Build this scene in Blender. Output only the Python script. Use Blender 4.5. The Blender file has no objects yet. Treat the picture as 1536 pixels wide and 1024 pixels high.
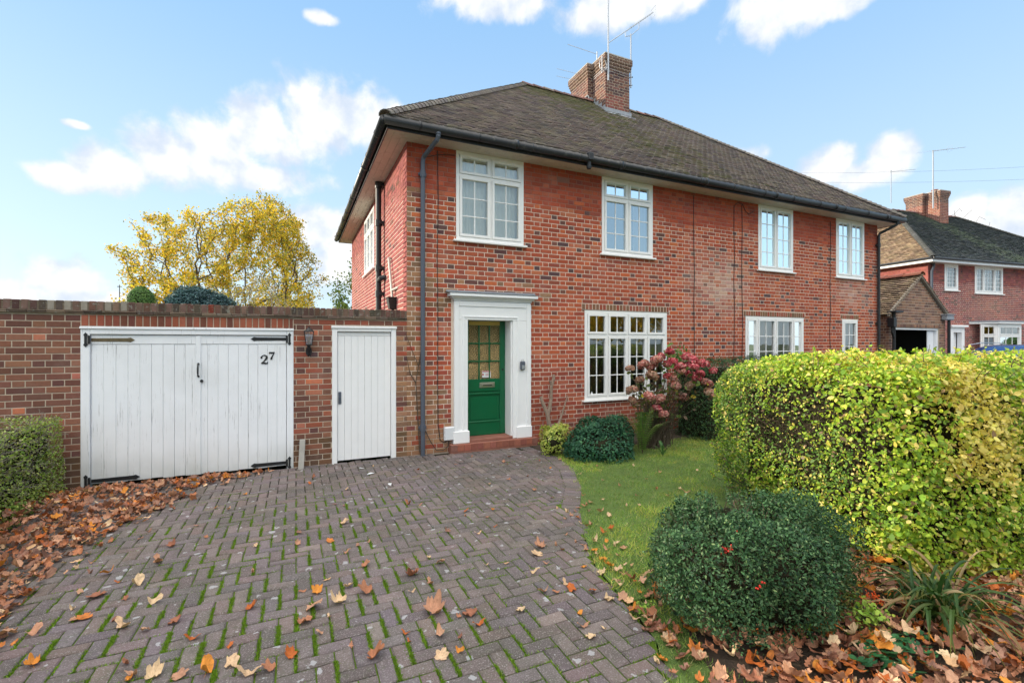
SKY_S=.10; CLOUD_K=4.35; SKY_TINT=(1.1,1.1,1.1); SUN_E=2.3; EXPO=1.36
import bpy, math, random
import numpy as np
from mathutils import Vector, Matrix
R = math.radians
rng = np.random.default_rng(7); random.seed(7)
sc = bpy.context.scene
COL = sc.collection
FY = 7.06            # front wall plane of the house and garage
WL, WR, WB = 1.51, 13.62, 14.66
EZ = 4.80            # eaves level

# ------------------------------------------------------------ object helpers
def tag(o, label=None, cat=None, group=None, kind=None):
    if label: o['label'] = label
    if cat: o['category'] = cat
    if group: o['group'] = group
    if kind: o['kind'] = kind
    return o
def empty(name, loc=(0,0,0), rz=0.0, parent=None):
    o = bpy.data.objects.new(name, None); COL.objects.link(o)
    o.location = loc; o.rotation_euler = (0,0,rz)
    o.empty_display_size = .1
    if parent: o.parent = parent
    return o
def mkmesh(name, V, F, mats, C=None, mi=None, smooth=False):
    me = bpy.data.meshes.new(name)
    me.from_pydata([tuple(v) for v in V], [], F)
    for m in (mats if isinstance(mats,(list,tuple)) else [mats]): me.materials.append(m)
    if C is not None and len(C)==len(V):
        a = me.color_attributes.new('Col','FLOAT_COLOR','POINT')
        arr = np.ones((len(V),4),dtype=np.float32); arr[:,:3]=np.asarray(C,dtype=np.float32)[:,:3]
        a.data.foreach_set('color', arr.ravel())
    if mi is not None: me.polygons.foreach_set('material_index', mi)
    if smooth: me.polygons.foreach_set('use_smooth',[True]*len(me.polygons))
    me.update()
    return me
def link(name, me, parent=None, loc=None):
    o = bpy.data.objects.new(name, me); COL.objects.link(o)
    if parent: o.parent = parent
    if loc: o.location = loc
    return o
def npmesh(name, V, faces, mat, C=None, smooth=False):
    """V (n,3) array, faces (m,k) array of equal-sized polygons."""
    me = bpy.data.meshes.new(name)
    n=len(V); m,k=faces.shape
    me.vertices.add(n); me.vertices.foreach_set('co', np.ascontiguousarray(V,dtype=np.float32).ravel())
    me.loops.add(m*k); me.loops.foreach_set('vertex_index', np.ascontiguousarray(faces,dtype=np.int32).ravel())
    me.polygons.add(m); me.polygons.foreach_set('loop_start', np.arange(0,m*k,k,dtype=np.int32))
    me.materials.append(mat)
    if C is not None:
        a = me.color_attributes.new('Col','FLOAT_COLOR','POINT')
        arr=np.ones((n,4),dtype=np.float32); arr[:,:3]=C; a.data.foreach_set('color',arr.ravel())
    me.update(calc_edges=True); me.validate()
    if smooth: me.polygons.foreach_set('use_smooth',[True]*m)
    return me

class MB:
    def __init__(s): s.V=[]; s.F=[]; s.C=[]
    def quad(s, a,b,c,d, col=(1,1,1)):
        n=len(s.V); s.V+= [a,b,c,d]; s.C+=[col]*4; s.F.append((n,n+1,n+2,n+3))
    def poly(s, pts, col=(1,1,1)):
        n=len(s.V); s.V+=list(pts); s.C+=[col]*len(pts); s.F.append(tuple(range(n,n+len(pts))))
    def box(s, x0,x1,y0,y1,z0,z1, col=(1,1,1), M=None, bev=0.0):
        if x0>x1:x0,x1=x1,x0
        if y0>y1:y0,y1=y1,y0
        if z0>z1:z0,z1=z1,z0
        if bev>0:
            b=min(bev,(x1-x0)*.45,(y1-y0)*.45,(z1-z0)*.45)
            n=len(s.V); P=[]
            # 24 verts: for each corner three inset points
            idx={}
            for i,x in enumerate((x0,x1)):
                for j,y in enumerate((y0,y1)):
                    for k,z in enumerate((z0,z1)):
                        dx=b if i==0 else -b; dy=b if j==0 else -b; dz=b if k==0 else -b
                        idx[(i,j,k,0)]=n+len(P); P.append((x,y+dy,z+dz))
                        idx[(i,j,k,1)]=n+len(P); P.append((x+dx,y,z+dz))
                        idx[(i,j,k,2)]=n+len(P); P.append((x+dx,y+dy,z))
            if M is not None: P=[tuple(M@Vector(p)) for p in P]
            s.V+=P; s.C+=[col]*24
            g=lambda i,j,k,a: idx[(i,j,k,a)]
            F=[(g(0,0,0,0),g(0,0,1,0),g(0,1,1,0),g(0,1,0,0)),(g(1,0,0,0),g(1,1,0,0),g(1,1,1,0),g(1,0,1,0)),
               (g(0,0,0,1),g(1,0,0,1),g(1,0,1,1),g(0,0,1,1)),(g(0,1,0,1),g(0,1,1,1),g(1,1,1,1),g(1,1,0,1)),
               (g(0,0,0,2),g(0,1,0,2),g(1,1,0,2),g(1,0,0,2)),(g(0,0,1,2),g(1,0,1,2),g(1,1,1,2),g(0,1,1,2))]
            for j in (0,1):
                for k in (0,1):
                    F.append((g(0,j,k,1),g(1,j,k,1),g(1,j,k,2),g(0,j,k,2)))
            for i in (0,1):
                for k in (0,1):
                    F.append((g(i,0,k,0),g(i,1,k,0),g(i,1,k,2),g(i,0,k,2)))
            for i in (0,1):
                for j in (0,1):
                    F.append((g(i,j,0,0),g(i,j,1,0),g(i,j,1,1),g(i,j,0,1)))
            for i in (0,1):
                for j in (0,1):
                    for k in (0,1): F.append((g(i,j,k,0),g(i,j,k,1),g(i,j,k,2)))
            s.F+=F; return
        P=[(x0,y0,z0),(x1,y0,z0),(x1,y1,z0),(x0,y1,z0),(x0,y0,z1),(x1,y0,z1),(x1,y1,z1),(x0,y1,z1)]
        if M is not None: P=[tuple(M@Vector(p)) for p in P]
        n=len(s.V); s.V+=P; s.C+=[col]*8
        s.F+=[(n,n+3,n+2,n+1),(n+4,n+5,n+6,n+7),(n,n+1,n+5,n+4),(n+1,n+2,n+6,n+5),(n+2,n+3,n+7,n+6),(n+3,n,n+4,n+7)]
    def tube(s, pts, r, seg=8, col=(1,1,1), caps=True, rads=None):
        pts=[Vector(p) for p in pts]; n0=len(s.V)
        up=Vector((0,0,1)); prev=None
        for i,p in enumerate(pts):
            a=pts[max(i-1,0)]; b=pts[min(i+1,len(pts)-1)]
            d=(b-a); d=d.normalized() if d.length>1e-9 else Vector((0,0,1))
            if prev is None:
                u=d.cross(up)
                if u.length<.05: u=d.cross(Vector((1,0,0)))
                u.normalize()
            else:
                u=prev-d*prev.dot(d)
                u=u.normalized() if u.length>1e-6 else d.orthogonal().normalized()
            prev=u; v=d.cross(u)
            rr=rads[i] if rads else r
            for k in range(seg):
                t=2*math.pi*k/seg
                s.V.append(tuple(p+u*(rr*math.cos(t))+v*(rr*math.sin(t)))); s.C.append(col)
        for i in range(len(pts)-1):
            for k in range(seg):
                k2=(k+1)%seg
                s.F.append((n0+i*seg+k,n0+i*seg+k2,n0+(i+1)*seg+k2,n0+(i+1)*seg+k))
        if caps:
            s.F.append(tuple(n0+k for k in range(seg))[::-1]); e=n0+(len(pts)-1)*seg
            s.F.append(tuple(e+k for k in range(seg)))
    def prism(s, pts, d, col=(1,1,1)):
        """closed polygon (3D points) extruded by vector d"""
        n=len(s.V); k=len(pts); d=Vector(d)
        s.V+=[tuple(p) for p in pts]+[tuple(Vector(p)+d) for p in pts]; s.C+=[col]*(2*k)
        s.F.append(tuple(range(n,n+k))); s.F.append(tuple(range(n+2*k-1,n+k-1,-1)))
        for i in range(k):
            j=(i+1)%k; s.F.append((n+i,n+k+i,n+k+j,n+j))
    def build(s, name, mat, parent=None, smooth=False):
        me=mkmesh(name, s.V, s.F, mat, s.C, smooth=smooth)
        import bmesh
        if len(s.F)<20000:
            bm=bmesh.new(); bm.from_mesh(me); bmesh.ops.recalc_face_normals(bm, faces=bm.faces); bm.to_mesh(me); bm.free()
        return link(name, me, parent)

def dup(root, parent=None):
    c=root.copy(); COL.objects.link(c)
    if parent: c.parent=parent
    for ch in list(root.children): dup(ch, c)
    return c
def lerp(a,b,t): return tuple(a[i]+(b[i]-a[i])*t for i in range(3))
def hexc(r,g,b):
    f=lambda v:(v/255/12.92 if v/255<=.04045 else ((v/255+.055)/1.055)**2.4)
    return (f(r),f(g),f(b))

# ------------------------------------------------------------ materials
class NT:
    def __init__(s, m):
        m.use_nodes=True; s.t=m.node_tree; s.n=s.t.nodes; s.l=s.t.links; s.n.clear()
    def new(s, ty, **k):
        x=s.n.new(ty)
        for a,b in k.items():
            if a.startswith('i_'): x.inputs[a[2:].replace('_',' ')].default_value=b
            else: setattr(x,a,b)
        return x
    def link(s,a,b): s.l.new(a,b)
    def math(s,op,a,b=None,clamp=False):
        x=s.n.new('ShaderNodeMath'); x.operation=op; x.use_clamp=clamp
        for i,v in enumerate((a,b)):
            if v is None: continue
            if isinstance(v,(int,float)): x.inputs[i].default_value=v
            else: s.link(v,x.inputs[i])
        return x.outputs[0]
    def mix(s,fac,a,b,bt='MIX'):
        x=s.n.new('ShaderNodeMix'); x.data_type='RGBA'; x.blend_type=bt; x.clamp_factor=True
        for i,v in ((0,fac),(6,a),(7,b)):
            if isinstance(v,(int,float)): x.inputs[i].default_value=v
            elif isinstance(v,tuple): x.inputs[i].default_value=(v[0],v[1],v[2],1)
            else: s.link(v,x.inputs[i])
        return x.outputs[2]
    def noise(s,scale,detail=3,rough=.5,coord=None,dist=0):
        x=s.n.new('ShaderNodeTexNoise'); x.inputs['Scale'].default_value=scale; x.inputs['Detail'].default_value=detail
        x.inputs['Roughness'].default_value=rough; x.inputs['Distortion'].default_value=dist
        s.link(coord if coord is not None else s.pos(), x.inputs['Vector']); return x.outputs['Fac']
    def pos(s):
        if not hasattr(s,'_p'):
            s._p=s.n.new('ShaderNodeNewGeometry').outputs['Position']
        return s._p
    def ramp(s,fac,a,b):
        x=s.n.new('ShaderNodeMapRange'); x.interpolation_type='SMOOTHSTEP'
        x.inputs['From Min'].default_value=a; x.inputs['From Max'].default_value=b
        s.link(fac,x.inputs['Value']); return x.outputs['Result']
    def scaled(s,v):
        x=s.n.new('ShaderNodeVectorMath'); x.operation='MULTIPLY'; s.link(s.pos(),x.inputs[0]); x.inputs[1].default_value=v; return x.outputs[0]
def principled(name, base=(.5,.5,.5), rough=.7, vc=False, var=.15, vscale=8, bump=0, bscale=60, bdist=.01, spec=.5, metal=0, trans=0, extra=None, detail=3):
    m=bpy.data.materials.new(name); t=NT(m)
    out=t.new('ShaderNodeOutputMaterial'); p=t.new('ShaderNodeBsdfPrincipled')
    p.inputs['Roughness'].default_value=rough; p.inputs['Metallic'].default_value=metal
    p.inputs['Specular IOR Level'].default_value=spec
    if vc:
        a=t.new('ShaderNodeAttribute'); a.attribute_name='Col'; c=a.outputs['Color']
    else:
        rgb=t.new('ShaderNodeRGB'); rgb.outputs[0].default_value=(*base,1); c=rgb.outputs[0]
    if var>0:
        n=t.noise(vscale,detail,.6)
        f=t.math('MULTIPLY_ADD',n,2*var); f.node.inputs[2].default_value=1-var
        vm=t.new('ShaderNodeVectorMath'); vm.operation='SCALE'; t.link(c,vm.inputs[0]); t.link(f,vm.inputs['Scale']); c=vm.outputs[0]
    if extra: c=extra(t,c,p) or c
    t.link(c,p.inputs['Base Color'])
    if bump>0:
        b=t.new('ShaderNodeBump'); b.inputs['Strength'].default_value=bump; b.inputs['Distance'].default_value=bdist
        t.link(t.noise(bscale,4,.6),b.inputs['Height']); t.link(b.outputs[0],p.inputs['Normal'])
    if trans>0:
        tr=t.new('ShaderNodeBsdfTranslucent'); mx=t.new('ShaderNodeMixShader'); mx.inputs[0].default_value=trans
        g=t.new('ShaderNodeVectorMath'); g.operation='MULTIPLY'; g.inputs[1].default_value=(1.25,1.25,.7); t.link(c,g.inputs[0]); t.link(g.outputs[0],tr.inputs[0])
        t.link(p.outputs[0],mx.inputs[1]); t.link(tr.outputs[0],mx.inputs[2]); t.link(mx.outputs[0],out.inputs[0])
    else: t.link(p.outputs[0],out.inputs[0])
    return m

M={}
def brick_extra(t,c,p):
    # lime bloom and grime patches on the brickwork
    n=t.noise(1.3,5,.65); f=t.ramp(n,.52,.78)
    c=t.mix(t.math('MULTIPLY',f,.20),c,(.50,.38,.33))
    n2=t.noise(45,3,.7); f2=t.ramp(n2,.55,.8)
    return t.mix(t.math('MULTIPLY',f2,.35),c,(.10,.06,.06),'MIX')
M['brick']=principled('brick',vc=True,rough=.9,var=.20,vscale=30,bump=.5,bscale=150,bdist=.006,spec=.2,extra=brick_extra,detail=4)
def mortar_extra(t,c,p):
    sep=t.new('ShaderNodeSeparateXYZ'); t.link(t.pos(),sep.inputs[0])
    z=t.math('ADD',sep.outputs[2],t.math('MULTIPLY',t.math('SUBTRACT',t.noise(1.1,3,.6),.5),.9))
    hi=t.math('MULTIPLY',t.ramp(z,3.95,4.15),t.math('LESS_THAN',sep.outputs[2],4.9))
    c=t.mix(t.math('MULTIPLY',hi,.85),c,(.27,.085,.055))
    lo=t.ramp(z,.75,.1)
    return t.mix(t.math('MULTIPLY',lo,.6),c,(.26,.20,.15))
M['mortar']=principled('mortar',base=(.74,.61,.50),rough=.95,var=.18,vscale=12,bump=.4,bscale=200,bdist=.004,spec=.1,extra=mortar_extra)
M['mortar_old']=principled('mortar_old',base=(.50,.41,.32),rough=.95,var=.3,vscale=9,bump=.4,bscale=200,bdist=.004,spec=.1)
def tile_extra(t,c,p):
    n=t.noise(42,4,.7); f=t.ramp(n,.56,.70)
    c=t.mix(t.math('MULTIPLY',f,.45),c,(.42,.43,.36))       # lichen
    n=t.noise(2.2,4,.7); f=t.ramp(n,.56,.74)
    return t.mix(t.math('MULTIPLY',f,.22),c,(.15,.16,.07))  # moss
M['tile']=principled('roof_tile',vc=True,rough=.85,var=.15,vscale=24,bump=.5,bscale=90,bdist=.006,spec=.3,extra=tile_extra)
M['tile_pale']=principled('roof_tile_pale',vc=True,rough=.85,var=.2,vscale=14,bump=.4,bscale=90,bdist=.006,spec=.3)
def paint_extra(t,c,p):
    sep=t.new('ShaderNodeSeparateXYZ'); t.link(t.pos(),sep.inputs[0])
    s=t.noise(1,5,.7,coord=t.scaled((38,38,2.2)))
    grime=t.ramp(t.math('ADD',sep.outputs[2],t.math('MULTIPLY',t.noise(3,3),.5)),.75,.15)
    f=t.math('MULTIPLY',t.ramp(s,.60,.72),t.math('MULTIPLY_ADD',grime,.5)); 
    f.node.inputs[1].default_value=1.0
    s2=t.noise(1,5,.75,coord=t.scaled((95,95,1.6)))
    c=t.mix(t.math('MULTIPLY',t.ramp(s2,.60,.66),t.math('MULTIPLY',t.ramp(t.noise(2.3,3),.40,.58),.9)),c,(.18,.18,.17))
    c=t.mix(t.math('MULTIPLY',t.ramp(s,.62,.74),.45),c,(.36,.35,.33))
    c=t.mix(t.math('MULTIPLY',t.ramp(t.noise(1.1,3,.6),.45,.65),.16),c,(.55,.56,.54))
    return t.mix(t.math('MULTIPLY',grime,t.math('MULTIPLY',t.noise(6,4),.8)),c,(.30,.32,.26))
M['paint']=principled('weathered_white_paint',base=(.86,.88,.91),rough=.55,var=.05,vscale=5,bump=.25,bscale=40,bdist=.003,extra=paint_extra)
M['white']=principled('white_paint',base=(.88,.88,.88),rough=.45,var=.05,vscale=6,bump=.08,bscale=30,bdist=.003)
M['upvc']=principled('white_window_frame',base=(.89,.88,.86),rough=.35,var=.04,vscale=6)
def soffit_extra(t,c,p):
    return t.mix(t.math('MULTIPLY',t.ramp(t.noise(9,4,.7),.5,.75),.5),c,(.36,.30,.24))
M['soffit']=principled('soffit_board',base=(.60,.52,.43),rough=.7,var=.15,vscale=5,extra=soffit_extra)
def gutter_extra(t,c,p):
    return t.mix(t.math('MULTIPLY',t.ramp(t.noise(12,4,.7),.55,.72),.5),c,(.13,.13,.11))
M['black']=principled('black_gutter',base=(.022,.024,.028),rough=.42,var=.3,vscale=8,extra=gutter_extra)
M['pipe_grey']=principled('grey_downpipe',base=(.085,.10,.13),rough=.45,var=.15,vscale=6)
M['iron']=principled('black_iron',base=(.015,.016,.018),rough=.5,var=.3,vscale=30,bump=.2,bscale=120,bdist=.002)
M['iron_rust']=principled('rusty_iron',base=(.13,.10,.05),rough=.6,var=.5,vscale=30,bump=.2,bscale=120,bdist=.002)
M['green']=principled('green_gloss_paint',base=(.004,.115,.045),rough=.28,var=.12,vscale=5,bump=.05,bscale=25,bdist=.003)
M['steel']=principled('steel',base=(.62,.62,.60),rough=.3,metal=1,var=.1)
M['alu']=principled('dull_aluminium',base=(.42,.44,.47),rough=.45,metal=.6,var=.15)
M['lead']=principled('lead_flashing',base=(.30,.32,.35),rough=.7,metal=.1,var=.3,vscale=10,bump=.2,bscale=20)
M['terracotta']=principled('terracotta',base=(.28,.115,.08),rough=.75,vc=False,var=.35,vscale=7,bump=.3,bscale=60,bdist=.004)
M['stepbrick']=principled('step_brick',vc=True,rough=.85,var=.3,vscale=25,bump=.4,bscale=90,bdist=.005)
M['ridge']=principled('ridge_tile',vc=True,rough=.85,var=.35,vscale=7,bump=.4,bscale=50,bdist=.006)
def stone_extra(t,c,p):
    c=t.mix(t.math('MULTIPLY',t.ramp(t.noise(22,5,.75),.56,.64),.6),c,(.30,.31,.27))
    return t.mix(t.math('MULTIPLY',t.ramp(t.noise(5,4,.7),.5,.7),.5),c,(.05,.05,.035))
M['coping']=principled('weathered_coping',vc=True,rough=.95,var=.3,vscale=20,bump=.6,bscale=90,bdist=.008,spec=.15,extra=stone_extra)
M['concrete']=principled('concrete',base=(.42,.40,.36),rough=.9,var=.3,vscale=15,bump=.4,bscale=90,bdist=.005)
M['cable']=principled('black_cable',base=(.02,.018,.018),rough=.6,var=0)
M['plastic_white']=principled('white_plastic',base=(.72,.74,.76),rough=.45,var=.06)
M['plastic_cream']=principled('cream_plastic',base=(.55,.50,.44),rough=.5,var=.1)
M['dark']=principled('dark_interior',base=(.03,.03,.03),rough=.9,var=.2)
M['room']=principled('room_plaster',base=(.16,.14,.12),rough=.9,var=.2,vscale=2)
M['curtain']=principled('pale_curtain',base=(.93,.95,.84),rough=.9,var=.10,vscale=4)
M['net']=principled('net_curtain',base=(.72,.68,.68),rough=.9,var=.12,vscale=6,trans=.4)
M['gold']=principled('golden_strip',base=(.50,.36,.09),rough=.5,var=.1)
M['flat_roof']=principled('felt_roof',base=(.10,.10,.10),rough=.9,var=.3,vscale=4)
M['wood_raw']=principled('weathered_wood',base=(.30,.26,.21),rough=.85,var=.4,vscale=20,bump=.5,bscale=60)
def glass(name, tint=(.9,.95,.95), gcol=(1,1,1), rough=0.0, bump=0, bscale=8, refl=1.0, wavy=.05):
    m=bpy.data.materials.new(name); t=NT(m)
    out=t.new('ShaderNodeOutputMaterial')
    tr=t.new('ShaderNodeBsdfTransparent'); tr.inputs[0].default_value=(*tint,1)
    gl=t.new('ShaderNodeBsdfGlossy'); gl.inputs['Roughness'].default_value=rough; gl.inputs[0].default_value=(*gcol,1)
    b=t.new('ShaderNodeBump'); b.inputs['Strength'].default_value=max(wavy,bump); b.inputs['Distance'].default_value=.02
    if bump>0:
        v=t.new('ShaderNodeTexVoronoi'); v.inputs['Scale'].default_value=bscale; t.link(t.pos(),v.inputs['Vector']); t.link(v.outputs['Distance'],b.inputs['Height'])
    else: t.link(t.noise(2.2,2,.5),b.inputs['Height'])
    t.link(b.outputs[0],gl.inputs['Normal'])
    fr=t.new('ShaderNodeFresnel'); fr.inputs['IOR'].default_value=1.5
    f=t.math('MULTIPLY_ADD',fr.outputs[0],2.2*refl,clamp=True); f.node.inputs[2].default_value=.10*refl
    mx=t.new('ShaderNodeMixShader'); t.link(f,mx.inputs[0]); t.link(tr.outputs[0],mx.inputs[1]); t.link(gl.outputs[0],mx.inputs[2])
    t.link(mx.outputs[0],out.inputs[0]); return m
M['glass']=glass('window_glass',tint=(.97,.98,.98))
M['glass_mirror']=glass('reflective_window_glass',tint=(.97,.98,.98),gcol=(.84,.95,1),refl=2.4)
M['glass_obscure']=glass('hammered_glass',tint=(.55,.45,.22),gcol=(1,.74,.36),rough=.2,bump=.8,bscale=55,refl=1.9)  # golden reflection of the trees put into the glass tint
# ------------------------------------------------------------ brickwork
PAL_MAIN=[hexc(178,90,62),hexc(166,82,60),hexc(180,96,70),hexc(156,80,62),hexc(170,85,62),hexc(184,108,80),hexc(150,80,64),hexc(176,92,68)]
PAL_ORANGE=[hexc(194,106,70),hexc(190,98,64)]
PAL_BURNT=[hexc(112,78,72),hexc(100,72,70),hexc(122,80,70),hexc(92,70,70)]
PAL_GAR=[hexc(126,86,72),hexc(134,90,74),hexc(118,80,68),hexc(142,98,80),hexc(110,76,68)]
PAL_BUFF=[hexc(150,112,84),hexc(160,120,92),hexc(134,102,80),hexc(168,124,96)]
PAL_SIDE=[hexc(160,92,88),hexc(150,84,82),hexc(166,98,92),hexc(144,82,80),hexc(158,90,84)]
def cut(rects, op):
    out=[]
    a0,a1,b0,b1=op
    for (x0,x1,z0,z1) in rects:
        if x1<=a0 or x0>=a1 or z1<=b0 or z0>=b1: out.append((x0,x1,z0,z1)); continue
        if x0<a0: out.append((x0,a0,z0,z1))
        if x1>a1: out.append((a1,x1,z0,z1))
        m0,m1=max(x0,a0),min(x1,a1)
        if z0<b0: out.append((m0,m1,z0,b0))
        if z1>b1: out.append((m0,m1,b1,z1))
    return out
def frame_of(P,ex,n):
    P=Vector(P); ex=Vector(ex); n=Vector(n)
    return lambda x,d,z: tuple(P+ex*x+n*d+Vector((0,0,z)))
def bricks(mb, fr, x0,x1,z0,z1, ops, colf, clip=None, zbase=0.0, thick=.004, phase=0.0):
    """Flemish bond; each brick is a bevelled slab a few mm proud of the mortar."""
    ch=.075; H=.065; r=random.Random(int(x0*31+z0*17+x1*7)+3)
    i0=int(math.floor((z0-zbase)/ch))-1
    for i in range(i0, int((z1-zbase)/ch)+2):
        za=zbase+i*ch+.005; zb=za+H
        za,zb=max(za,z0),min(zb,z1)
        if zb-za<.01: continue
        x=x0-.6+phase+(.16875 if i%2 else 0)+ r.uniform(-.004,.004)
        k=0
        while x<x1:
            L=.215 if k%2==0 else .1025
            a,b=max(x,x0),min(x+L,x1)
            if b-a>.015:
                rects=[(a,b,za,zb)]
                if clip:
                    lo,hi=clip((za+zb)/2); a2,b2=max(a,lo),min(b,hi)
                    rects=[(a2,b2,za,zb)] if b2-a2>.015 else []
                for op in ops: rects=cut(rects,op)
                col=colf((a+b)/2,(za+zb)/2,k%2==1,r)
                for (p,q,s,t) in rects:
                    if q-p<.012 or t-s<.012: continue
                    d=thick+r.uniform(-.0015,.002); e=.004
                    j=lambda: r.uniform(-.0015,.0015)
                    n=len(mb.V)
                    mb.V+=[fr(p,0,s),fr(q,0,s),fr(q,0,t),fr(p,0,t),fr(p+e+j(),d,s+e+j()),fr(q-e+j(),d,s+e+j()),fr(q-e+j(),d,t-e+j()),fr(p+e+j(),d,t-e+j())]
                    mb.C+=[col]*8
                    mb.F+=[(n+4,n+5,n+6,n+7),(n,n+1,n+5,n+4),(n+1,n+2,n+6,n+5),(n+2,n+3,n+7,n+6),(n+3,n,n+4,n+7)]
            x+=L+.010; k+=1
def slab(mb, fr, x0,x1,z0,z1, ops, depth=.25, clip=None):
    """mortar-faced wall body with real openings"""
    xs=sorted({x0,x1}|{v for o in ops for v in (o[0],o[1]) if x0<v<x1})
    zs=sorted({z0,z1}|{v for o in ops for v in (o[2],o[3]) if z0<v<z1})
    full={}
    for i in range(len(xs)-1):
        for k in range(len(zs)-1):
            cx,cz=(xs[i]+xs[i+1])/2,(zs[k]+zs[k+1])/2
            full[i,k]=not any(o[0]<cx<o[1] and o[2]<cz<o[3] for o in ops)
    for (i,k),f in full.items():
        if not f: continue
        a,b,c,d=xs[i],xs[i+1],zs[k],zs[k+1]
        mb.quad(fr(a,0,c),fr(b,0,c),fr(b,0,d),fr(a,0,d)); mb.quad(fr(b,-depth,c),fr(a,-depth,c),fr(a,-depth,d),fr(b,-depth,d))
        if not full.get((i-1,k)): mb.quad(fr(a,-depth,c),fr(a,0,c),fr(a,0,d),fr(a,-depth,d))
        if not full.get((i+1,k)): mb.quad(fr(b,0,c),fr(b,-depth,c),fr(b,-depth,d),fr(b,0,d))
        if not full.get((i,k-1)): mb.quad(fr(a,-depth,c),fr(b,-depth,c),fr(b,0,c),fr(a,0,c))
        if not full.get((i,k+1)): mb.quad(fr(a,0,d),fr(b,0,d),fr(b,-depth,d),fr(a,-depth,d))
def soldiers(mb, fr, x0,x1,z0,z1, colf, w=.065, gap=.010, d=.007, seed=5):
    r=random.Random(seed); x=x0
    while x<x1-.01:
        b=min(x+w,x1); n=len(mb.V); e=.003; s,t=z0+.004,z1-.004
        mb.V+=[fr(x,0,s),fr(b,0,s),fr(b,0,t),fr(x,0,t),fr(x+e,d,s+e),fr(b-e,d,s+e),fr(b-e,d,t-e),fr(x+e,d,t-e)]
        mb.C+=[colf((x+b)/2,(z0+z1)/2,True,r)]*8
        mb.F+=[(n+4,n+5,n+6,n+7),(n,n+1,n+5,n+4),(n+1,n+2,n+6,n+5),(n+2,n+3,n+7,n+6),(n+3,n,n+4,n+7)]
        x+=w+gap
def jit(c,r,a=.10):
    f=1+r.uniform(-a,a); return (c[0]*f,c[1]*f*(1+r.uniform(-.05,.05)),c[2]*f*(1+r.uniform(-.06,.06)))
def col_front(x,z,header,r):      # x in world
    # weathered buff quoin at the left corner, spreading towards the ground
    lim=1.51+.22+ (max(0,1.9-z)*.42 if z<1.9 else 0) + .12*math.sin(z*3.1)+ (.35 if 2.2<z<2.9 else 0)
    if x<lim and z<4.05 and r.random()<(.88 if x<1.80 else .6): c=r.choice(PAL_BUFF)
    elif z<2.75 and z>2.35 and 2.1<x<4.0 and r.random()<.35: c=r.choice(PAL_BURNT+PAL_BUFF)
    else:
        u=r.random()
        pb=(.15 if header else .03)*(1.0+.9*math.sin(x*1.9+z*1.3)*math.sin(z*2.7-x*.8))
        if z>4.05: pb*=.5
        if 4.0<x<5.1 and 3.3<z<4.2: pb+=.08
        if x>12.9: pb+=.12
        if u<pb: c=r.choice(PAL_BURNT)
        elif u<pb+.06: c=r.choice(PAL_ORANGE)
        else: c=r.choice(PAL_MAIN)
        if z>4.05: c=lerp(c,hexc(168,74,54),.5)
        if z<1.3: c=lerp(c,hexc(148,78,66),.45)
        if z<.4: c=lerp(c,hexc(112,78,64),.4*r.random())
        g=math.exp(-((x-8.0)/.75)**2-((z-2.9)/.55)**2)+.8*math.exp(-((x-12.6)/.6)**2-((z-2.9)/.35)**2)       # old lime bloom by the party wall
        if g>.12: c=lerp(c,hexc(198,170,156),min(.75,g*1.0*r.uniform(.2,1)))
        for (wa,wb,wz) in ((2.28,3.46,3.3),(5.04,6.22,3.3),(9.16,10.31,3.28),(11.9,13.04,3.28),(4.67,6.57,.66)):
            if wa-.1<x<wb+.1 and wz-.55<z<wz: c=lerp(c,hexc(120,74,58),.35*r.random()*(1-(wz-z)/.55))
    return jit(c,r)
def col_side(x,z,header,r):
    c=r.choice(PAL_SIDE)
    if r.random()<.04: c=r.choice(PAL_BURNT)
    return jit(c,r,.07)
def col_garage(x,z,header,r):
    u=r.random()
    if x<-2.2: c=r.choice(PAL_GAR)
    elif x>1.3: c=r.choice(PAL_GAR[1:]+PAL_BUFF+PAL_MAIN[3:4])
    else: c=r.choice(PAL_GAR+[hexc(150,86,68),hexc(158,92,72)])
    if u<.03: c=r.choice([hexc(190,110,80),hexc(180,112,92)])
    elif u<.06: c=r.choice(PAL_BURNT)
    if z<.35: c=lerp(c,hexc(92,78,56),.55)
    return jit(c,r,.12)
def col_nb(x,z,header,r):
    c=r.choice([hexc(150,88,84),hexc(160,92,84),hexc(140,80,80),hexc(128,76,78)])
    if r.random()<.08: c=r.choice(PAL_BURNT)
    return jit(c,r)

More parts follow.
